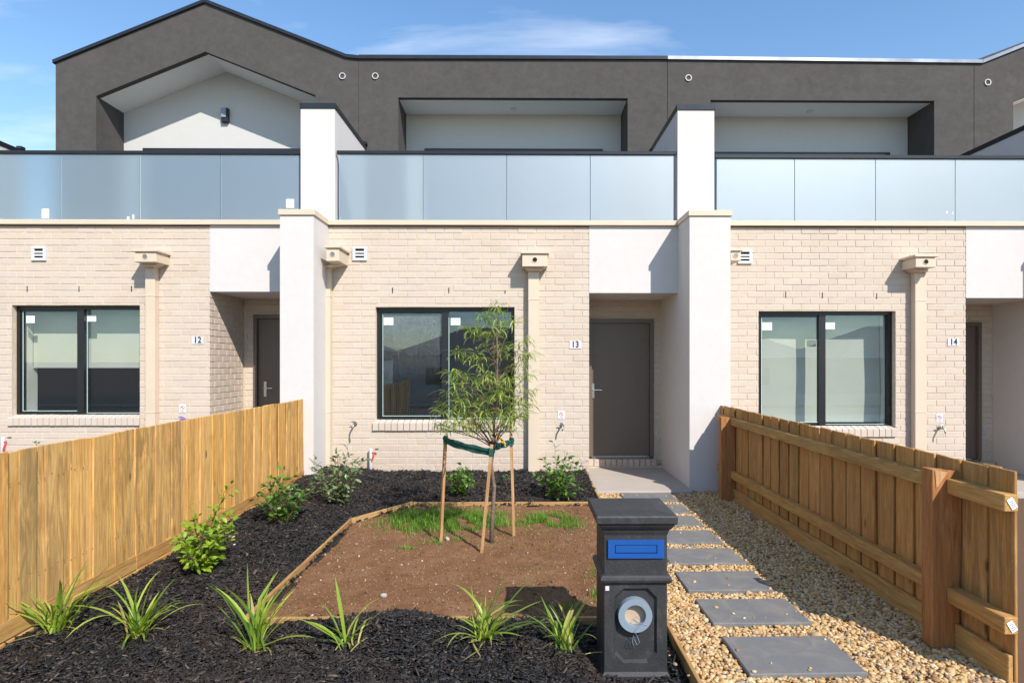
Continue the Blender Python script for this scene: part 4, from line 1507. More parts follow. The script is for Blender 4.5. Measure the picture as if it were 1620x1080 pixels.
def chips():
    bv = np.array([(-1, -.7, -1), (1, -1, -1), (1, .8, -1), (-1, 1, -1), (-.9, -.6, 1), (.85, -.8, 1), (.92, .6, 1), (-.95, .8, 1)], float) * .5
    bf = np.array([(0, 3, 2, 1), (4, 5, 6, 7), (0, 1, 5, 4), (1, 2, 6, 5), (2, 3, 7, 6), (3, 0, 4, 7)])
    V, F, off = [], [], 0
    for (y0, y1, dens, k) in ((2.5, 3.7, 8200, 1.0), (3.7, 5.2, 6200, 1.1), (5.2, 6.8, 4600, 1.25), (6.8, 8.2, 4200, 1.3)):
        n = int(3.52 * (y1 - y0) * dens)
        x, yy = -2.67 + rng.random(n) * 3.52, y0 + rng.random(n) * (y1 - y0)
        ok = mulch_zone(x, yy) & ~((x > .37) & (x < .79) & (yy > 3.12) & (yy < 3.46))
        x, yy = x[ok], yy[ok]
        n = len(x)
        L = .042 * k * rng.lognormal(0, .42, n)
        scl = np.stack([np.clip(L, .010, .095), .0105 * k * rng.lognormal(0, .35, n), .0042 * k * rng.lognormal(0, .3, n)], 1)
        z = h_mulch(x, yy) + rng.uniform(-.010, .012, n)
        v, f = scatter(bv, bf, np.stack([x, yy, z], 1), scl, rotmats(n, rng, .30), .16, rng)
        V.append(v); F.append(f + off); off += len(v)
    return np.concatenate(V), np.concatenate(F)


v, f = chips()
tag(link('bark_mulch', np_mesh('bark_mulch', v, f, MT['mulch'])), 'black shredded bark mulch spread over the garden bed', 'mulch', None, 'stuff')


def crumbs():
    n = 34000
    x, yy = -1.62 + rng.random(n) * 2.42, 3.69 + rng.random(n) * 2.92
    ok = in_soil(x, yy, -.01)
    x, yy = x[ok], yy[ok]
    n = len(x)
    s = .0022 * rng.lognormal(0, .6, n)
    scl = np.stack([s * 1.2, s, s * .7], 1)
    bv, bf = ico(0)
    return scatter(bv, bf, np.stack([x, yy, h_soil(x, yy) + s * .2], 1), scl, rotmats(n, rng, .5), .15, rng)


t = NT('soil_crumb')
r__ = t.rand(True)
t.principled(t.ramp(r__, (0.0, (.10, .052, .03)), (.55, (.20, .11, .065)), (.93, (.25, .155, .095)), (.982, (.38, .29, .20)), (1.0, (.58, .50, .42))), .9, spec=.1)
v, f = crumbs()
tag(link('soil_crumbs', np_mesh('soil_crumbs', v, f, t.m)), 'small clods and pale grit scattered over the brown soil', 'soil', None, 'stuff')


def grass_blades():
    C = [(-.86, 6.00, .46, .40, 9500, .070), (-.40, 6.00, .30, .36, 3600, .058), (-1.15, 5.85, .12, .16, 260, .05), (.27, 6.02, .26, .24, 3200, .062), (.48, 5.85, .20, .14, 300, .04),
         (-.62, 5.30, .22, .10, 420, .04), (-.95, 5.12, .10, .05, 130, .035), (-.1, 5.9, .3, .35, 420, .045), (.62, 4.55, .12, .20, 260, .05), (.55, 4.10, .10, .10, 260, .06), (.2, 5.3, .5, .35, 260, .03),
         (.1, 4.4, .45, .4, 170, .03), (-.2, 4.0, .3, .15, 60, .03), (.30, 3.90, .18, .08, 120, .05)]
    xs, ys_, hs = [], [], []
    for (cx, cy, sx, sy, n, h) in C:
        a = rng.normal(0, .52, n)
        b = rng.normal(0, .52, n)
        cl = vnoise(cx + a * sx, cy + b * sy, 11, 12) > .40
        xs.append((cx + a * sx)[cl]); ys_.append((cy + b * sy)[cl]); hs.append((h * rng.lognormal(-.1, .35, n) * np.exp(-.35 * (a * a + b * b)))[cl])
    x, yy, h = np.concatenate(xs), np.concatenate(ys_), np.concatenate(hs)
    ok = in_soil(x, yy, -.01)
    x, yy, h = x[ok], yy[ok], h[ok]
    n = len(x)
    th = rng.random(n) * 2 * np.pi
    ln = rng.uniform(.1, .8, n)
    w = rng.uniform(.0013, .0026, n)
    z = h_soil(x, yy) - .004
    p = np.stack([x, yy, z], 1)
    d = np.stack([np.cos(th), np.sin(th), np.zeros(n)], 1)
    s = np.stack([-np.sin(th), np.cos(th), np.zeros(n)], 1)
    up = np.array([0, 0, 1.])
    q = p + d * (h * ln * .35)[:, None] + up * (h * .6)[:, None]
    tp = p + d * (h * ln)[:, None] + up * (h * (1 - .25 * ln))[:, None]
    v = np.stack([p - s * w[:, None], p + s * w[:, None], q + s * (w * .8)[:, None], q - s * (w * .8)[:, None], tp], 1).reshape(-1, 3)
    b = np.arange(n)[:, None] * 5
    f = np.concatenate([b + np.array([[0, 1, 2]]), b + np.array([[0, 2, 3]]), b + np.array([[3, 2, 4]])])
    return v, f


v, f = grass_blades()
tag(link('grass', np_mesh('grass', v, f, MT['grass'])), 'thin new green grass sprouting in patches on the soil', 'grass', None, 'stuff')

# three loose stones by the lime shrub and two on the soil
for (u, vv, s, lab) in ((367, 865, .024, 'pinkish stone lying on the mulch, largest of those right of the lime shrub'), (371, 875, .013, 'small white stone lying on the mulch right of the lime shrub'),
                        (607, 938, .022, 'grey stone lying on the front part of the bare soil'), (708, 849, .022, 'pale stone beside the foot of the leftmost tree stake')):
    g = PG(u, vv, .07)
    z = float((h_soil if u > 500 else h_mulch)(np.array([g.x]), np.array([g.y]))[0])
    bv, bf = ico(1)
    rs = np.random.default_rng(int(u))
    vv_, ff_ = scatter(bv, bf, np.array([[0, 0, 0.]]), np.array([[s * 1.2, s, s * .75]]), rotmats(1, rs, .3), .08, rs)
    o = link('stone', np_mesh('stone', vv_, ff_, MT['plate' if 'white' in lab else 'stone' if u < 500 else 'path'], True), None, (g.x, g.y, z + s * .4))
    tag(o, lab, 'stone')


# ------------------------------------------------------------------ plants
def leaf_mesh(name, mat, L, Wd, curl, fold=.25, seg=4, base=.25):
    """leaf along +x, bending down; spine plus two edges"""
    vs, fs = [], []
    for i in range(seg + 1):
        t_ = i / seg
        a = curl * t_
        x = L * (math.sin(a) / curl if curl else t_)
        z = -L * ((1 - math.cos(a)) / curl if curl else 0)
        w = Wd * (math.sin(math.pi * min(1, t_ * (1 - base) + base * .35) ** .8) if i < seg else 0.02)
        vs += [(x, -w, z + fold * w), (x, 0, z), (x, w, z + fold * w)]
    for i in range(seg):
        a = 3 * i
        fs += [(a, a + 1, a + 4, a + 3), (a + 1, a + 2, a + 5, a + 4)]
    me = bpy.data.meshes.new(name)
    me.from_pydata(vs, [], fs)
    me.materials.append(MT[mat])
    for p in me.polygons: p.use_smooth = True
    return me


def frame(d, up=Vector((0, 0, 1)), roll=0.0):
    d = d.normalized()
    y_ = up.cross(d)
    if y_.length < 1e-4: y_ = Vector((0, 1, 0))
    y_.normalize()
    z_ = d.cross(y_)
    m = Matrix((d, y_, z_)).transposed()
    return m @ Matrix.Rotation(roll, 3, 'X')


def put_leaves(root, items, meshes, mat, limit=290):
    """items: (pos, direction, scale, roll); nearest the camera become parts, the rest one part"""
    items = sorted(items, key=lambda it: it[0].y - it[2] * .3)
    for (p, d, s, ro) in items[:limit]:
        o = link('leaf', rnd.choice(meshes), root, p)
        o.rotation_euler = frame(d, roll=ro).to_euler()
        o.scale = (s, s, s)
    rest = items[limit:]
    if rest:
        V, F, n = [], [], 0
        for (p, d, s, ro) in rest:
            me = rnd.choice(meshes)
            m = frame(d, roll=ro)
            for q in me.vertices: V.append(m @ (q.co * s) + p)
            for pl in me.polygons: F.append([k + n for k in pl.vertices])
            n += len(me.vertices)
        mb = MB(); mb.v = [tuple(q) for q in V]; mb.f = F
        w = worg(root)
        me = bpy.data.meshes.new('leaf')
        me.from_pydata([(q[0] - w.x, q[1] - w.y, q[2] - w.z) for q in mb.v], [], mb.f)
        me.materials.append(MT[mat])
        for p in me.polygons: p.use_smooth = True
        tag(link('leaf', me, root), kind='stuff')


def shrub(x, y, h, wd, label, mat, nst, nl, leaf, seed, lean=(0, 0), droop=.3, cat='shrub', group='young shrubs along the bed', bare=0.25, z=None):
    r_ = random.Random(seed)
    z = float(h_mulch(np.array([x]), np.array([y]))[0]) if z is None else z
    root = empty('shrub', (x, y, z), label, cat, group)
    st = MB()
    items = []
    for s in range(nst):
        az = 2 * math.pi * (s + r_.random() * .7) / nst
        sp = wd * r_.uniform(.25, 1.0) * .5
        hh = h * r_.uniform(.55, 1.0) * (1 - .35 * (sp / (wd * .5)) ** 2)
        pts = []
        for k in range(7):
            t_ = k / 6
            pts.append(Vector((x + math.cos(az) * sp * t_ ** .9 + lean[0] * t_ + r_.gauss(0, .006), y + math.sin(az) * sp * t_ ** .9 + lean[1] * t_ + r_.gauss(0, .006), z + hh * t_ - (.05 * sp * t_ * t_))))
        st.tube(pts, [.0045 * (1 - .75 * k / 6) for k in range(7)], 5)
        for j in range(nl):
            t_ = bare + (1 - bare) * (j + r_.random()) / nl
            k = min(5, int(t_ * 6))
            p = pts[k].lerp(pts[k + 1], t_ * 6 - k)
            a2 = j * 2.4 + r_.gauss(0, .5)
            ax = (pts[k + 1] - pts[k]).normalized()
            d = Vector((math.cos(a2), math.sin(a2), r_.uniform(-.1, .6))) + ax * r_.uniform(.2, .9)
            # short side twig carrying two or three leaves
            tw = p + d.normalized() * r_.uniform(.01, .05)
            st.tube([p, tw], [.0018, .001], 4, False)
            for q in range(r_.choice((1, 2, 2, 3))):
                d2 = d + Vector((r_.gauss(0, .7), r_.gauss(0, .7), r_.gauss(-droop * .3, .4)))
                items.append((tw, d2, r_.uniform(.65, 1.2), r_.gauss(0, .5)))
    st.build('stem', MT['stem'], root)
    ms = [leaf_mesh('leaf', mat, leaf[0] * k, leaf[1] * k, c) for k, c in ((1, .5), (.85, .9), (1.1, .25))]
    put_leaves(root, items, ms, mat)
    return root


def bed_spot(u, v, z=.12):
    g = PG(u, v, z)
    return g.x, g.y


x, y = bed_spot(318, 905); shrub(x, y, .47, .54, 'bushy lime green shrub growing in the mulch against the left fence', 'lime', 20, 18, (.054, .0130), 11, bare=.06, lean=(.02, 0))
x2, y2 = x, y
x, y = bed_spot(447, 828); shrub(x, y, .52, .56, 'bright mid green shrub in the mulch near the far end of the left fence', 'mid', 15, 14, (.058, .0145), 12, bare=.12)
x, y = bed_spot(535, 792); shrub(x, y, .72, .66, 'tall airy grey green shrub in front of the white pillar and downpipe', 'grey_leaf', 18, 17, (.066, .0125), 13, bare=.05, droop=.6)
x, y = bed_spot(726, 779); shrub(x, y, .38, .36, 'small leafy green shrub under the window behind the leftmost tree stake', 'mid', 14, 13, (.052, .0145), 14, bare=.1)
x, y = bed_spot(886, 781); shrub(x, y, .66, .68, 'open dark green shrub below the number 13 plate, left of the door', 'mid', 15, 13, (.066, .017), 15, bare=.12)
x, y = bed_spot(801, 766); shrub(x, y, .17, .08, 'tiny two-leaved seedling in the mulch behind the tree trunk', 'mid', 3, 3, (.035, .010), 16, bare=.5)
shrub(-5.75, 7.3, .68, .42, 'dark twiggy shrub top showing over the left fence below window 12', 'mid', 7, 6, (.05, .010), 17, bare=.45, z=.05)


# extra tall shoot of the lime shrub leaning up against the fence
r_ = random.Random(5)
lime = [o for o in bpy.data.objects if o.name.startswith('shrub') and o.parent is None and 'lime' in o['label']][0]
base = worg(lime)
tip = Vector((x2 + .20, y2 + .02, base.z + .60))
pts = [base.lerp(tip, k / 6) + Vector((-.03 * math.sin(k / 6 * 3.1), 0, .04 * math.sin(k / 6 * 3.1))) for k in range(7)]
MB().tube(pts, [.004 * (1 - .7 * k / 6) for k in range(7)], 5).build('stem', MT['stem'], lime)
lm_ = leaf_mesh('leaf', 'lime', .050, .010, .5)
for k in range(34):
    t_ = .55 + .45 * r_.random()
    i_ = min(5, int(t_ * 6))
    p = pts[i_].lerp(pts[i_ + 1], t_ * 6 - i_)
    d = Vector((r_.gauss(0, 1), r_.gauss(0, 1), r_.gauss(.3, .6)))
    o = link('leaf', lm_, lime, p + d.normalized() * r_.uniform(0, .05))
    o.rotation_euler = frame(d, roll=r_.gauss(0, .4)).to_euler()


def blade_mesh(L, Wd, lean, arch, mat='strappy', seg=10, swerve=0.0, kink=0):
    """strap leaf rising from the origin in the x-z plane and arching over"""
    vs, fs = [], []
    x = z = side = 0.0
    ang = lean
    for i in range(seg + 1):
        t_ = i / seg
        w = Wd * (.55 + .9 * t_ if t_ < .5 else 1.0 * (1 - ((t_ - .5) / .5) ** 2.2)) + .0004
        nx, nz = -math.cos(ang), math.sin(ang)
        f = .35 * w * (1 - .5 * t_)
        vs += [(x + nx * f, side - w, z + nz * f), (x, side, z), (x + nx * f, side + w, z + nz * f)]
        st_ = L / seg
        x += math.sin(ang) * st_
        z += math.cos(ang) * st_
        side += swerve * (t_ + .2) * st_
        ang += arch / seg * (.4 + 1.2 * t_)
        if kink and i == int(kink * seg): ang += .9
    for i in range(seg):
        a = 3 * i
        fs += [(a, a + 1, a + 4, a + 3), (a + 1, a + 2, a + 5, a + 4)]
    me = bpy.data.meshes.new('leaf')
    me.from_pydata(vs, [], fs)
    me.materials.append(MT[mat])
    for p in me.polygons: p.use_smooth = True
    return me


def strappy(u, v, label, n, L, bias, seed, special=(), spread=.75, dark=0.0):
    r_ = random.Random(seed)
    g = PG(u, v, .06)
    z = float(h_mulch(np.array([g.x]), np.array([g.y]))[0]) - .005
    root = empty('strap_leaf_plant', (g.x, g.y, z), label, 'plant', 'strap leaved plants along the front of the bed')
    def put(az, ln, lean, arch, w, dx=0, dy=0, spent=False):
        k = r_.random()
        mt = 'dry' if spent or k < .16 and ln < .36 else 'strappy_dark' if k < .33 + dark else 'strappy'
        o = link('leaf', blade_mesh(ln, w, lean, arch, mt, 10, r_.gauss(0, .45), r_.uniform(.45, .75) if r_.random() < .09 else 0), root, (g.x + dx, g.y + dy, z + (.018 if spent else 0)))
        o.rotation_euler = (r_.gauss(0, .06), r_.gauss(0, .06), az)
    for i in range(int(n * 1.5)):
        az = bias + r_.gauss(0, 1.35) if r_.random() < .6 else r_.random() * 6.283
        lean = abs(r_.gauss(.40, .36)) * spread / .75
        ln = .9 * L * r_.uniform(.4, 1.0) * (1 - .25 * lean)
        put(az, ln, lean, r_.uniform(.3, 1.5) * spread / .75, r_.uniform(.0042, .0092), r_.gauss(0, .022), r_.gauss(0, .018))
    for i in range(5):
        # spent leaves lying round the foot
        put(r_.random() * 6.283, r_.uniform(.10, .22), r_.uniform(1.35, 1.55), .1, .0045, r_.gauss(0, .05), r_.gauss(0, .05), True)
    for (az, ln, lean, arch) in special:
        put(az, ln * .9, lean, arch, .0095)
    return root


strappy(88, 1025, 'strap leaved plant nearest the left fence, leftmost of the front row', 28, .52, .3, 21, [(0.2, .55, .55, .35), (3.0, .36, .75, .7), (-.1, .5, .75, .5)])
strappy(218, 1014, 'strap leaved plant second from the left fence, one blade drooping forward', 30, .50, .0, 22, [(-1.75, .50, .35, 2.6), (0, .44, .7, .9), (3.1, .46, .75, 1.1), (.3, .42, .25, .35), (2.6, .40, .2, .5), (.1, .48, .55, .75)], .85)
strappy(402, 1026, 'upright strap leaved plant at the front left corner of the soil patch', 20, .55, .2, 23, [(3.0, .50, .32, .08), (1.5, .52, .05, .08), (0, .55, .5, .25), (0, .5, .62, .3), (-.1, .44, 1.05, .75), (3.1, .2, .8, .9)], .55)
strappy(548, 1026, 'thin sparse strap leaved plant in the mulch midway along the front', 9, .36, .8, 24, [(3.1, .36, 1.0, .35), (2.9, .30, .8, .6), (2.0, .42, .02, .25), (.3, .34, .25, 1.4), (0, .28, .1, 1.2)], .6)
strappy(762, 1022, 'wide fanning strap leaved plant in front of the letterbox shadow', 24, .46, .1, 25, [(0, .48, .7, .45), (.2, .50, .55, .35), (-.1, .46, .9, .6), (0.1, .42, .3, .15), (2.9, .32, .35, .2), (.0, .44, 1.1, .4)], .85)
strappy(893, 1030, 'shade-coloured strap leaved plant crowding the left side of the letterbox', 24, .42, 1.8, 26, [(3.1, .36, .6, .5), (0.2, .36, .3, .5)], .75, .4)  # extra dark blades put the letterbox's shade into the leaf colour


# ------------------------------------------------------------------ staked tree
TB = PG(777, 857, .05)
tree = empty('young_tree', (TB.x, TB.y, .045), 'slender young tree with drooping thin leaves, tied between three stakes', 'tree')
TY = TB.y


def tp(u, v, dy=0.0): return P(u, v, TY + dy)


trunk_pts = [Vector((TB.x, TY, .02)), tp(779, 815, .01), tp(782, 770), tp(777, 735, -.01), tp(781, 705), tp(782, 660), tp(786, 610, .02), tp(787, 560), tp(785, 520), tp(788, 488)]
MB().tube(trunk_pts, [.021, .018, .016, .015, .014, .011, .009, .007, .005, .003], 9).build('trunk', MT['bark'], tree, smooth=True)
tips = [(788, 482, 0), (762, 497, .1), (742, 522, -.15), (812, 508, .12), (832, 536, -.1), (775, 520, -.2), (720, 556, .1), (752, 556, -.25), (795, 545, .25), (826, 572, .2),
        (838, 592, -.15), (710, 588, -.1), (733, 596, .3), (765, 590, -.35), (806, 596, -.3), (703, 618, .1), (724, 632, -.25), (758, 625, .35), (786, 622, -.3), (818, 630, .25),
        (835, 640, -.1), (697, 652, -.2), (735, 655, .2), (765, 652, -.3), (798, 650, -.28), (824, 655, .1), (690, 672, .05), (705, 640, .2), (715, 605, -.2), (745, 640, .0), (775, 595, .1), (800, 615, .0), (722, 672, -.3), (750, 668, .1), (812, 662, -.35), (842, 618, .1), (840, 560, .0)]
tw = MB()
items = []
r_ = random.Random(42)
for (u, v_, dy) in tips:
    end = tp(u, v_, dy)
    # leave the trunk well below the tip
    zz = max(.86, end.z - r_.uniform(.25, .55))
    k = 0
    while k < len(trunk_pts) - 2 and trunk_pts[k + 1].z < zz: k += 1
    a, b = trunk_pts[k], trunk_pts[k + 1]
    st_ = a.lerp(b, (zz - a.z) / max(1e-4, b.z - a.z))
    ctl = st_.lerp(end, .55) + Vector((0, 0, .06))
    pts = []
    for j in range(8):
        t_ = j / 7
        pts.append((1 - t_) ** 2 * st_ + 2 * t_ * (1 - t_) * ctl + t_ * t_ * end)
    tw.tube(pts, [.0052 * (1 - .75 * j / 7) for j in range(8)], 5)
    for q in range(42):
        t_ = 1 - abs(r_.gauss(0, .22))
        t_ = max(.3, min(1, t_))
        j = min(6, int(t_ * 7))
        p = pts[j].lerp(pts[j + 1], t_ * 7 - j)
        az = r_.random() * 6.283
        d = Vector((math.cos(az), math.sin(az), r_.uniform(.0, 1.1)))
        p = p + d * r_.uniform(0, .035)
        items.append((p, d, r_.uniform(.6, 1.15), r_.gauss(0, .3)))
# low weeping side shoots
for (pts_px, n) in (([(782, 700), (745, 690), (715, 682), (690, 676)], 14), ([(781, 690), (757, 672), (735, 662)], 10), ([(783, 690), (808, 668), (830, 652)], 8), ([(782, 700), (800, 680), (815, 672)], 6)):
    pts = [tp(u, v_, -.05 * i) for i, (u, v_) in enumerate(pts_px)]
    tw.tube(pts, [.005, .004, .003, .002][:len(pts)], 5)
    for q in range(n):
        p = pts[-2].lerp(pts[-1], r_.random())
        az = r_.random() * 6.283
        items.append((p, Vector((math.cos(az), math.sin(az), r_.uniform(0, .7))), r_.uniform(.7, 1.1), r_.gauss(0, .3)))
tw.build('branch', MT['twig'], tree)
wm = [leaf_mesh('leaf', 'wattle', .150 * k, .0054, c, .2, 6, .1) for k, c in ((1, 1.6), (.9, 2.0), (1.1, 1.3), (.8, 2.4))]
put_leaves(tree, items, wm, 'wattle', 295)

SB = [((697, 856), (705, 690), 'reddish timber tree stake, leftmost of the three around the tree'), ((762, 874), (778, 703), 'pale timber tree stake leaning in front of the trunk'), ((813, 848), (808, 667), 'tall timber tree stake right of the trunk')]
SP = []
for (b, t_, lab) in SB:
    g = PG(*b, .045)
    top = P(*t_, g.y + (.03 if b[0] < 750 else 0))
    d = top - g
    L = d.length
    m = MB().cbox(-.0125, .0125, -.0125, .0125, -.12, L, .002)
    o = link('tree_stake', m.mesh('tree_stake', MT['stake'], (0, 0, 0)), None, g)
    o.rotation_euler = d.to_track_quat('Z', 'Y').to_euler()
    tag(o, lab, 'stake', 'stakes around the young tree')
    SP.append((g, d, L))

# webbing tie: a strip of woven strap with folded edges
def strip(mb, a, b, w, sag, n=14, twist=0.0):
    a, b = Vector(a), Vector(b)
    d = b - a
    nrm = Vector((-d.y, d.x, 0)).normalized()
    vs, fs = [], []
    for i in range(n + 1):
        t_ = i / n
        p = a + d * t_ + Vector((0, 0, -sag * 4 * t_ * (1 - t_)))
        wob = .004 * math.sin(t_ * 21 + a.x * 9)
        for (k, off) in ((-1, 0), (-.3, .004), (.3, -.004), (1, .002)):
            tl = twist * math.sin(t_ * 3.14)
            vs.append(p + Vector((0, 0, w / 2 * k * (1 - .12 * math.sin(t_ * 17)))) + nrm * (off + wob + tl * k))
    for i in range(n):
        for k in range(3):
            q_ = 4 * i + k
            fs.append((q_, q_ + 1, q_ + 5, q_ + 4))
    m = len(vs)
    vs2 = [p + nrm * .002 for p in vs]
    fs2 = [tuple(k + m for k in reversed(f_)) for f_ in fs]
    mb.add(vs + vs2, fs + fs2)


def on_stake(i, z, dy=-.016):
    g, d, L = SP[i]
    return g + d * ((z - g.z) / d.z) + Vector((0, dy, 0))


tie = MB()
A, B, C = on_stake(0, .925), on_stake(1, .865), on_stake(2, .895)
trunk_at = tp(780, 708)
strip(tie, A + Vector((-.02, 0, 0)), B + Vector((.02, 0, 0)), .062, .012)
strip(tie, B + Vector((-.02, -.003, .004)), trunk_at + Vector((.02, -.02, -.01)), .058, 0)
strip(tie, trunk_at + Vector((-.02, -.022, .004)), C + Vector((.025, 0, 0)), .056, .006)
for (p, w) in ((A, .066), (B, .064), (C, .062)):
    tie.cbox(p.x - .018, p.x + .018, p.y - .004, p.y + .036, p.z - w / 2, p.z + w / 2, .004)
tag(tie.build('tree_tie', MT['strap'], None, trunk_at), 'dark green webbing strap tying the young tree to its stakes', 'tree tie')
tg = MB()
a, b = tp(785, 688, -.03), tp(800, 704, -.05)
strip(tg, a, b, .030, -.008, 8)
tag(tg.build('plant_tag', MT['orange'], None, a), 'orange plastic plant tag hanging from the young tree trunk', 'tag')

# ------------------------------------------------------------------ letterbox
LX, LY = .583, 3.13
lb = empty('letterbox', (LX, LY + .16, 0), 'black cast pillar letterbox with blue slot plate, beside the gravel path', 'letterbox')


def frustum(mb, w0, d0, z0, w1, d1, z1, cy=LY + .16):
    a = [(LX - w0 / 2, cy - d0 / 2, z0), (LX + w0 / 2, cy - d0 / 2, z0), (LX + w0 / 2, cy + d0 / 2, z0), (LX - w0 / 2, cy + d0 / 2, z0)]
    b = [(LX - w1 / 2, cy - d1 / 2, z1), (LX + w1 / 2, cy - d1 / 2, z1), (LX + w1 / 2, cy + d1 / 2, z1), (LX - w1 / 2, cy + d1 / 2, z1)]
    mb.add(a + b, [(0, 1, 5, 4), (1, 2, 6, 5), (2, 3, 7, 6), (3, 0, 4, 7), (0, 3, 2, 1), (4, 5, 6, 7)])


fw, bw = .315, .32
yf = LY
bd = MB()
# body: back, sides, and a front built around the recessed panel and the round opening
zP0, zP1 = .075, .455
bd.box(LX - bw / 2, LX + bw / 2, yf + .03, yf + .32, .02, .735)
bd.box(LX - bw / 2, LX + bw / 2, yf, yf + .03, zP1, .735)
bd.box(LX - bw / 2, LX + bw / 2, yf, yf + .03, .02, zP0)
pw, ch = .108, .045
for s in (-1, 1):
    bd.box(min(LX + s * pw, LX + s * bw / 2), max(LX + s * pw, LX + s * bw / 2), yf, yf + .03, zP0, zP1)
    bd.prism([(LX + s * pw, zP1), (LX + s * (pw - ch), zP1), (LX + s * pw, zP1 - ch)], yf, yf + .029)
    bd.prism([(LX + s * pw, zP0), (LX + s * (pw - ch), zP0), (LX + s * pw, zP0 + ch)], yf, yf + .029)
body = bd.build('body', MT['letterbox'], lb)
# raised bevel round the panel
oc = [(-pw, zP0 + ch), (-pw, zP1 - ch), (-(pw - ch), zP1), (pw - ch, zP1), (pw, zP1 - ch), (pw, zP0 + ch), (pw - ch, zP0), (-(pw - ch), zP0)]
inn = [(x_ * .90, (z_ - .265) * .94 + .265) for (x_, z_) in oc]
bv = MB()
n = len(oc)
vs = [(LX + p[0], yf - .001, p[1]) for p in oc] + [(LX + p[0], yf + .016, p[1]) for p in inn]
bv.add(vs, [(i, (i + 1) % n, (i + 1) % n + n, i + n) for i in range(n)])
bv.add([(LX + p[0], yf + .016, p[1]) for p in inn], [tuple(range(n))])
bv.build('panel', MT['letterbox'], lb)
bs = MB(); frustum(bs, .345, .345, -.06, .345, .345, .012); frustum(bs, .345, .345, .012, .322, .322, .03); bs.build('base', MT['letterbox'], lb)
# half-round band
bn = MB()
for k in range(6):
    a0, a1 = math.pi * k / 6, math.pi * (k + 1) / 6
    e = lambda a_: (.318 + .045 * math.sin(a_), .503 - .024 * math.cos(a_))
    (w0, z0), (w1, z1) = e(a0), e(a1)
    frustum(bn, w0, w0, z0, w1, w1, z1)
bn.build('band', MT['letterbox'], lb)
ck = MB()
prof = [(.322, .728), (.332, .742), (.338, .755), (.356, .762), (.376, .776), (.388, .790)]
for (p, q) in zip(prof[:-1], prof[1:]):
    frustum(ck, p[0], p[0], p[1], q[0], q[0], q[1])
ck.build('cornice', MT['letterbox'], lb)
cp = MB()
prof = [(.396, .790), (.408, .796), (.410, .826), (.402, .834), (.25, .843), (.05, .846)]
for (p, q) in zip(prof[:-1], prof[1:]):
    frustum(cp, p[0], p[0], p[1], q[0], q[0], q[1])
cp.build('cap', MT['letterbox'], lb)
# blue plate with framed slot
zb0, zb1 = .612, .704
sp = MB()
px0, px1 = LX - .143, LX + .143
s0, s1, sz0, sz1 = LX - .108, LX + .108, .636, .681
sp.box(px0, px1, yf - .012, yf + .002, sz1, zb1).box(px0, px1, yf - .012, yf + .002, zb0, sz0)
sp.box(px0, s0, yf - .012, yf + .002, sz0, sz1).box(s1, px1, yf - .012, yf + .002, sz0, sz1)
slp = sp.build('slot_plate', MT['blue'], lb)
MB().cbox(s0 + .003, s1 - .003, yf - .009, yf + .001, sz0 + .003, sz1 - .003, .002).build('slot_flap', MT['blue'], slp)
# newspaper pipe
zc, xc = .324, P(1004, 971, LY).x
ns = MB().ring_y(xc, zc, yf - .022, yf + .016, .054, .086, 48)
rg = ns.build('paper_pipe', MT['pvc'], lb)
pin = MB()
N = 40
vs, fs = [], []
for (yy, rr_) in ((yf - .02, .0545), (yf + .0155, .0545), (yf + .028, .050)):
    for k in range(N):
        a_ = 2 * math.pi * k / N
        vs.append((xc + rr_ * math.cos(a_), yy, zc + rr_ * math.sin(a_)))
for j in range(2):
    for k in range(N):
        fs.append((j * N + k, j * N + (k + 1) % N, (j + 1) * N + (k + 1) % N, (j + 1) * N + k))
pin.add(vs, fs)
pin.build('pipe_inside', MT['pvc_in'], rg, smooth=True)
pd = MB().disc_y(xc, zc, yf + .0145, yf + .0155, .054, 40).build('pipe_back', MT['pvc_in'], rg)
wr = MB()
wp = [(xc + .05, zc - .03), (xc + .02, zc - .05), (xc - .006, zc - .075), (xc + .010, zc - .105), (xc + .020, zc - .130), (xc + .006, zc - .142), (xc - .004, zc - .120), (xc - .010, zc - .095), (xc - .018, zc - .125), (xc - .010, zc - .148)]
wr.tube([(p[0], yf - .024 - .004 * (i % 3), p[1]) for i, p in enumerate(wp)], .0014, 5)
wr.tube([(xc + .03, yf - .005, zc - .03), (xc + .005, yf - .006, zc - .01), (xc - .008, yf - .008, zc - .032), (xc + .012, yf - .012, zc - .043), (xc + .035, yf - .024, zc - .04), (xc + .06, yf - .025, zc - .046)], .0014, 5)
wr.build('loose_wire', MT['pvc'], lb)
MB().box(LX - .155, LX - .136, yf - .0015, yf - .0004, .445, .468).build('paint_chip', MT['plate'], lb)

# ------------------------------------------------------------------ standpipes
def standpipe(u0, v0, v1, label, y):
    b, t_ = P(u0, v1, y), P(u0, v0, y)
    root = empty('water_standpipe', (b.x, y, b.z), label, 'water pipe', 'white water pipes by the front walls')
    MB().tube([(b.x, y, b.z - .1), (b.x, y, t_.z - .01), (b.x, y, t_.z)], [.022, .022, .020], 14).build('riser', MT['plate'], root, smooth=True)
    h = t_.z
    for z in (h - .06, h - .27):
        MB().tube([(b.x, y, z), (b.x + .045, y - .01, z)], .012, 8).build('pipe_clip', MT['steel'], root)
    MB().tube([(b.x + .045, y - .01, h - .06), (b.x + .04, y - .02, h - .10), (b.x + .025, y - .03, h - .16)], [.012, .014, .010], 8).build('valve_lever', MT['red'], root)
    MB().tube([(b.x + .06, y, h - .01), (b.x + .10, y - .01, h - .008)], .012, 8).build('tap_outlet', MT['steel'], root)


standpipe(586.5, 709, 764, 'white water standpipe with red lever under the left end of window 13', YW - .06)
standpipe(5, 691, 760, 'white water standpipe with red lever at the photo edge below window 12', 7.6)


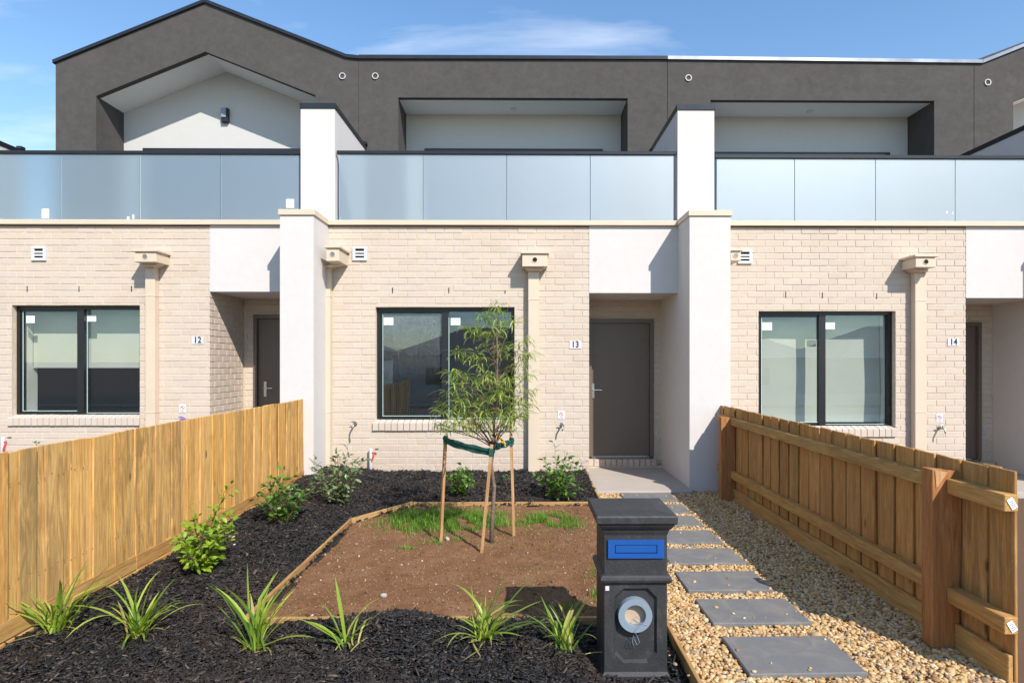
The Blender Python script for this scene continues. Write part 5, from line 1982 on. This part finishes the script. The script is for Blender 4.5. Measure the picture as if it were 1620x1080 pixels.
# ------------------------------------------------------------------ across the street (seen only as reflections)
def far_house(x0, x1, y0, y1, zg, eave, ridge, label, inset=.45):
    root = empty('street_house', ((x0 + x1) / 2, y1, zg), label, 'house', 'houses across the street')
    MB().box(x0, x1, y0, y1, zg - .3, eave).build('wall', MT['wall_far'], root)
    o = .5
    cx0, cx1, cy = x0 + (y1 - y0) * inset, x1 - (y1 - y0) * inset, (y0 + y1) / 2
    # four tiled slopes laid in stepped courses
    m = MB()
    n = 16
    A = [(x0 - o, y0 - o), (x1 + o, y0 - o), (x1 + o, y1 + o), (x0 - o, y1 + o)]
    Bt = [(cx0, cy - .02), (cx1, cy - .02), (cx1, cy + .02), (cx0, cy + .02)]
    for k in range(n):
        t0, t1 = k / n, (k + 1) / n
        lo = [(a[0] + (b[0] - a[0]) * t0, a[1] + (b[1] - a[1]) * t0) for a, b in zip(A, Bt)]
        hi = [(a[0] + (b[0] - a[0]) * t1, a[1] + (b[1] - a[1]) * t1) for a, b in zip(A, Bt)]
        z0, z1 = eave + (ridge - eave) * t0 + .03, eave + (ridge - eave) * t1
        for i in range(4):
            j = (i + 1) % 4
            m.add([(*lo[i], z0), (*lo[j], z0), (*hi[j], z1), (*hi[i], z1), (*lo[i], z0 - .035), (*lo[j], z0 - .035)], [(0, 1, 2, 3), (4, 5, 1, 0)])
    m.build('roof', MT['tile'], root)
    w = MB()
    for i in range(2):
        xx = x0 + (x1 - x0) * (.25 + .45 * i)
        w.box(xx - .8, xx + .8, y1, y1 + .05, zg + 1.0, zg + 2.1)
    w.build('window_frame', MT['black'], root)
    return root


far_house(-24, -11, -36, -26, -1.0, 2.3, 4.6, 'pale house with dark tiled roof across the street, opposite number 12')
far_house(-8.5, 3.5, -34, -24, -1.0, 1.9, 4.0, 'pale house with grey tiled roof across the street, opposite number 13')
far_house(6.5, 19, -32, -23, -1.0, 1.75, 3.9, 'pale house with grey tiled hip roof across the street, opposite number 14')
far_house(22, 36, -35, -25, -1.0, 1.75, 4.2, 'pale house with tiled roof across the street, farthest along the row')
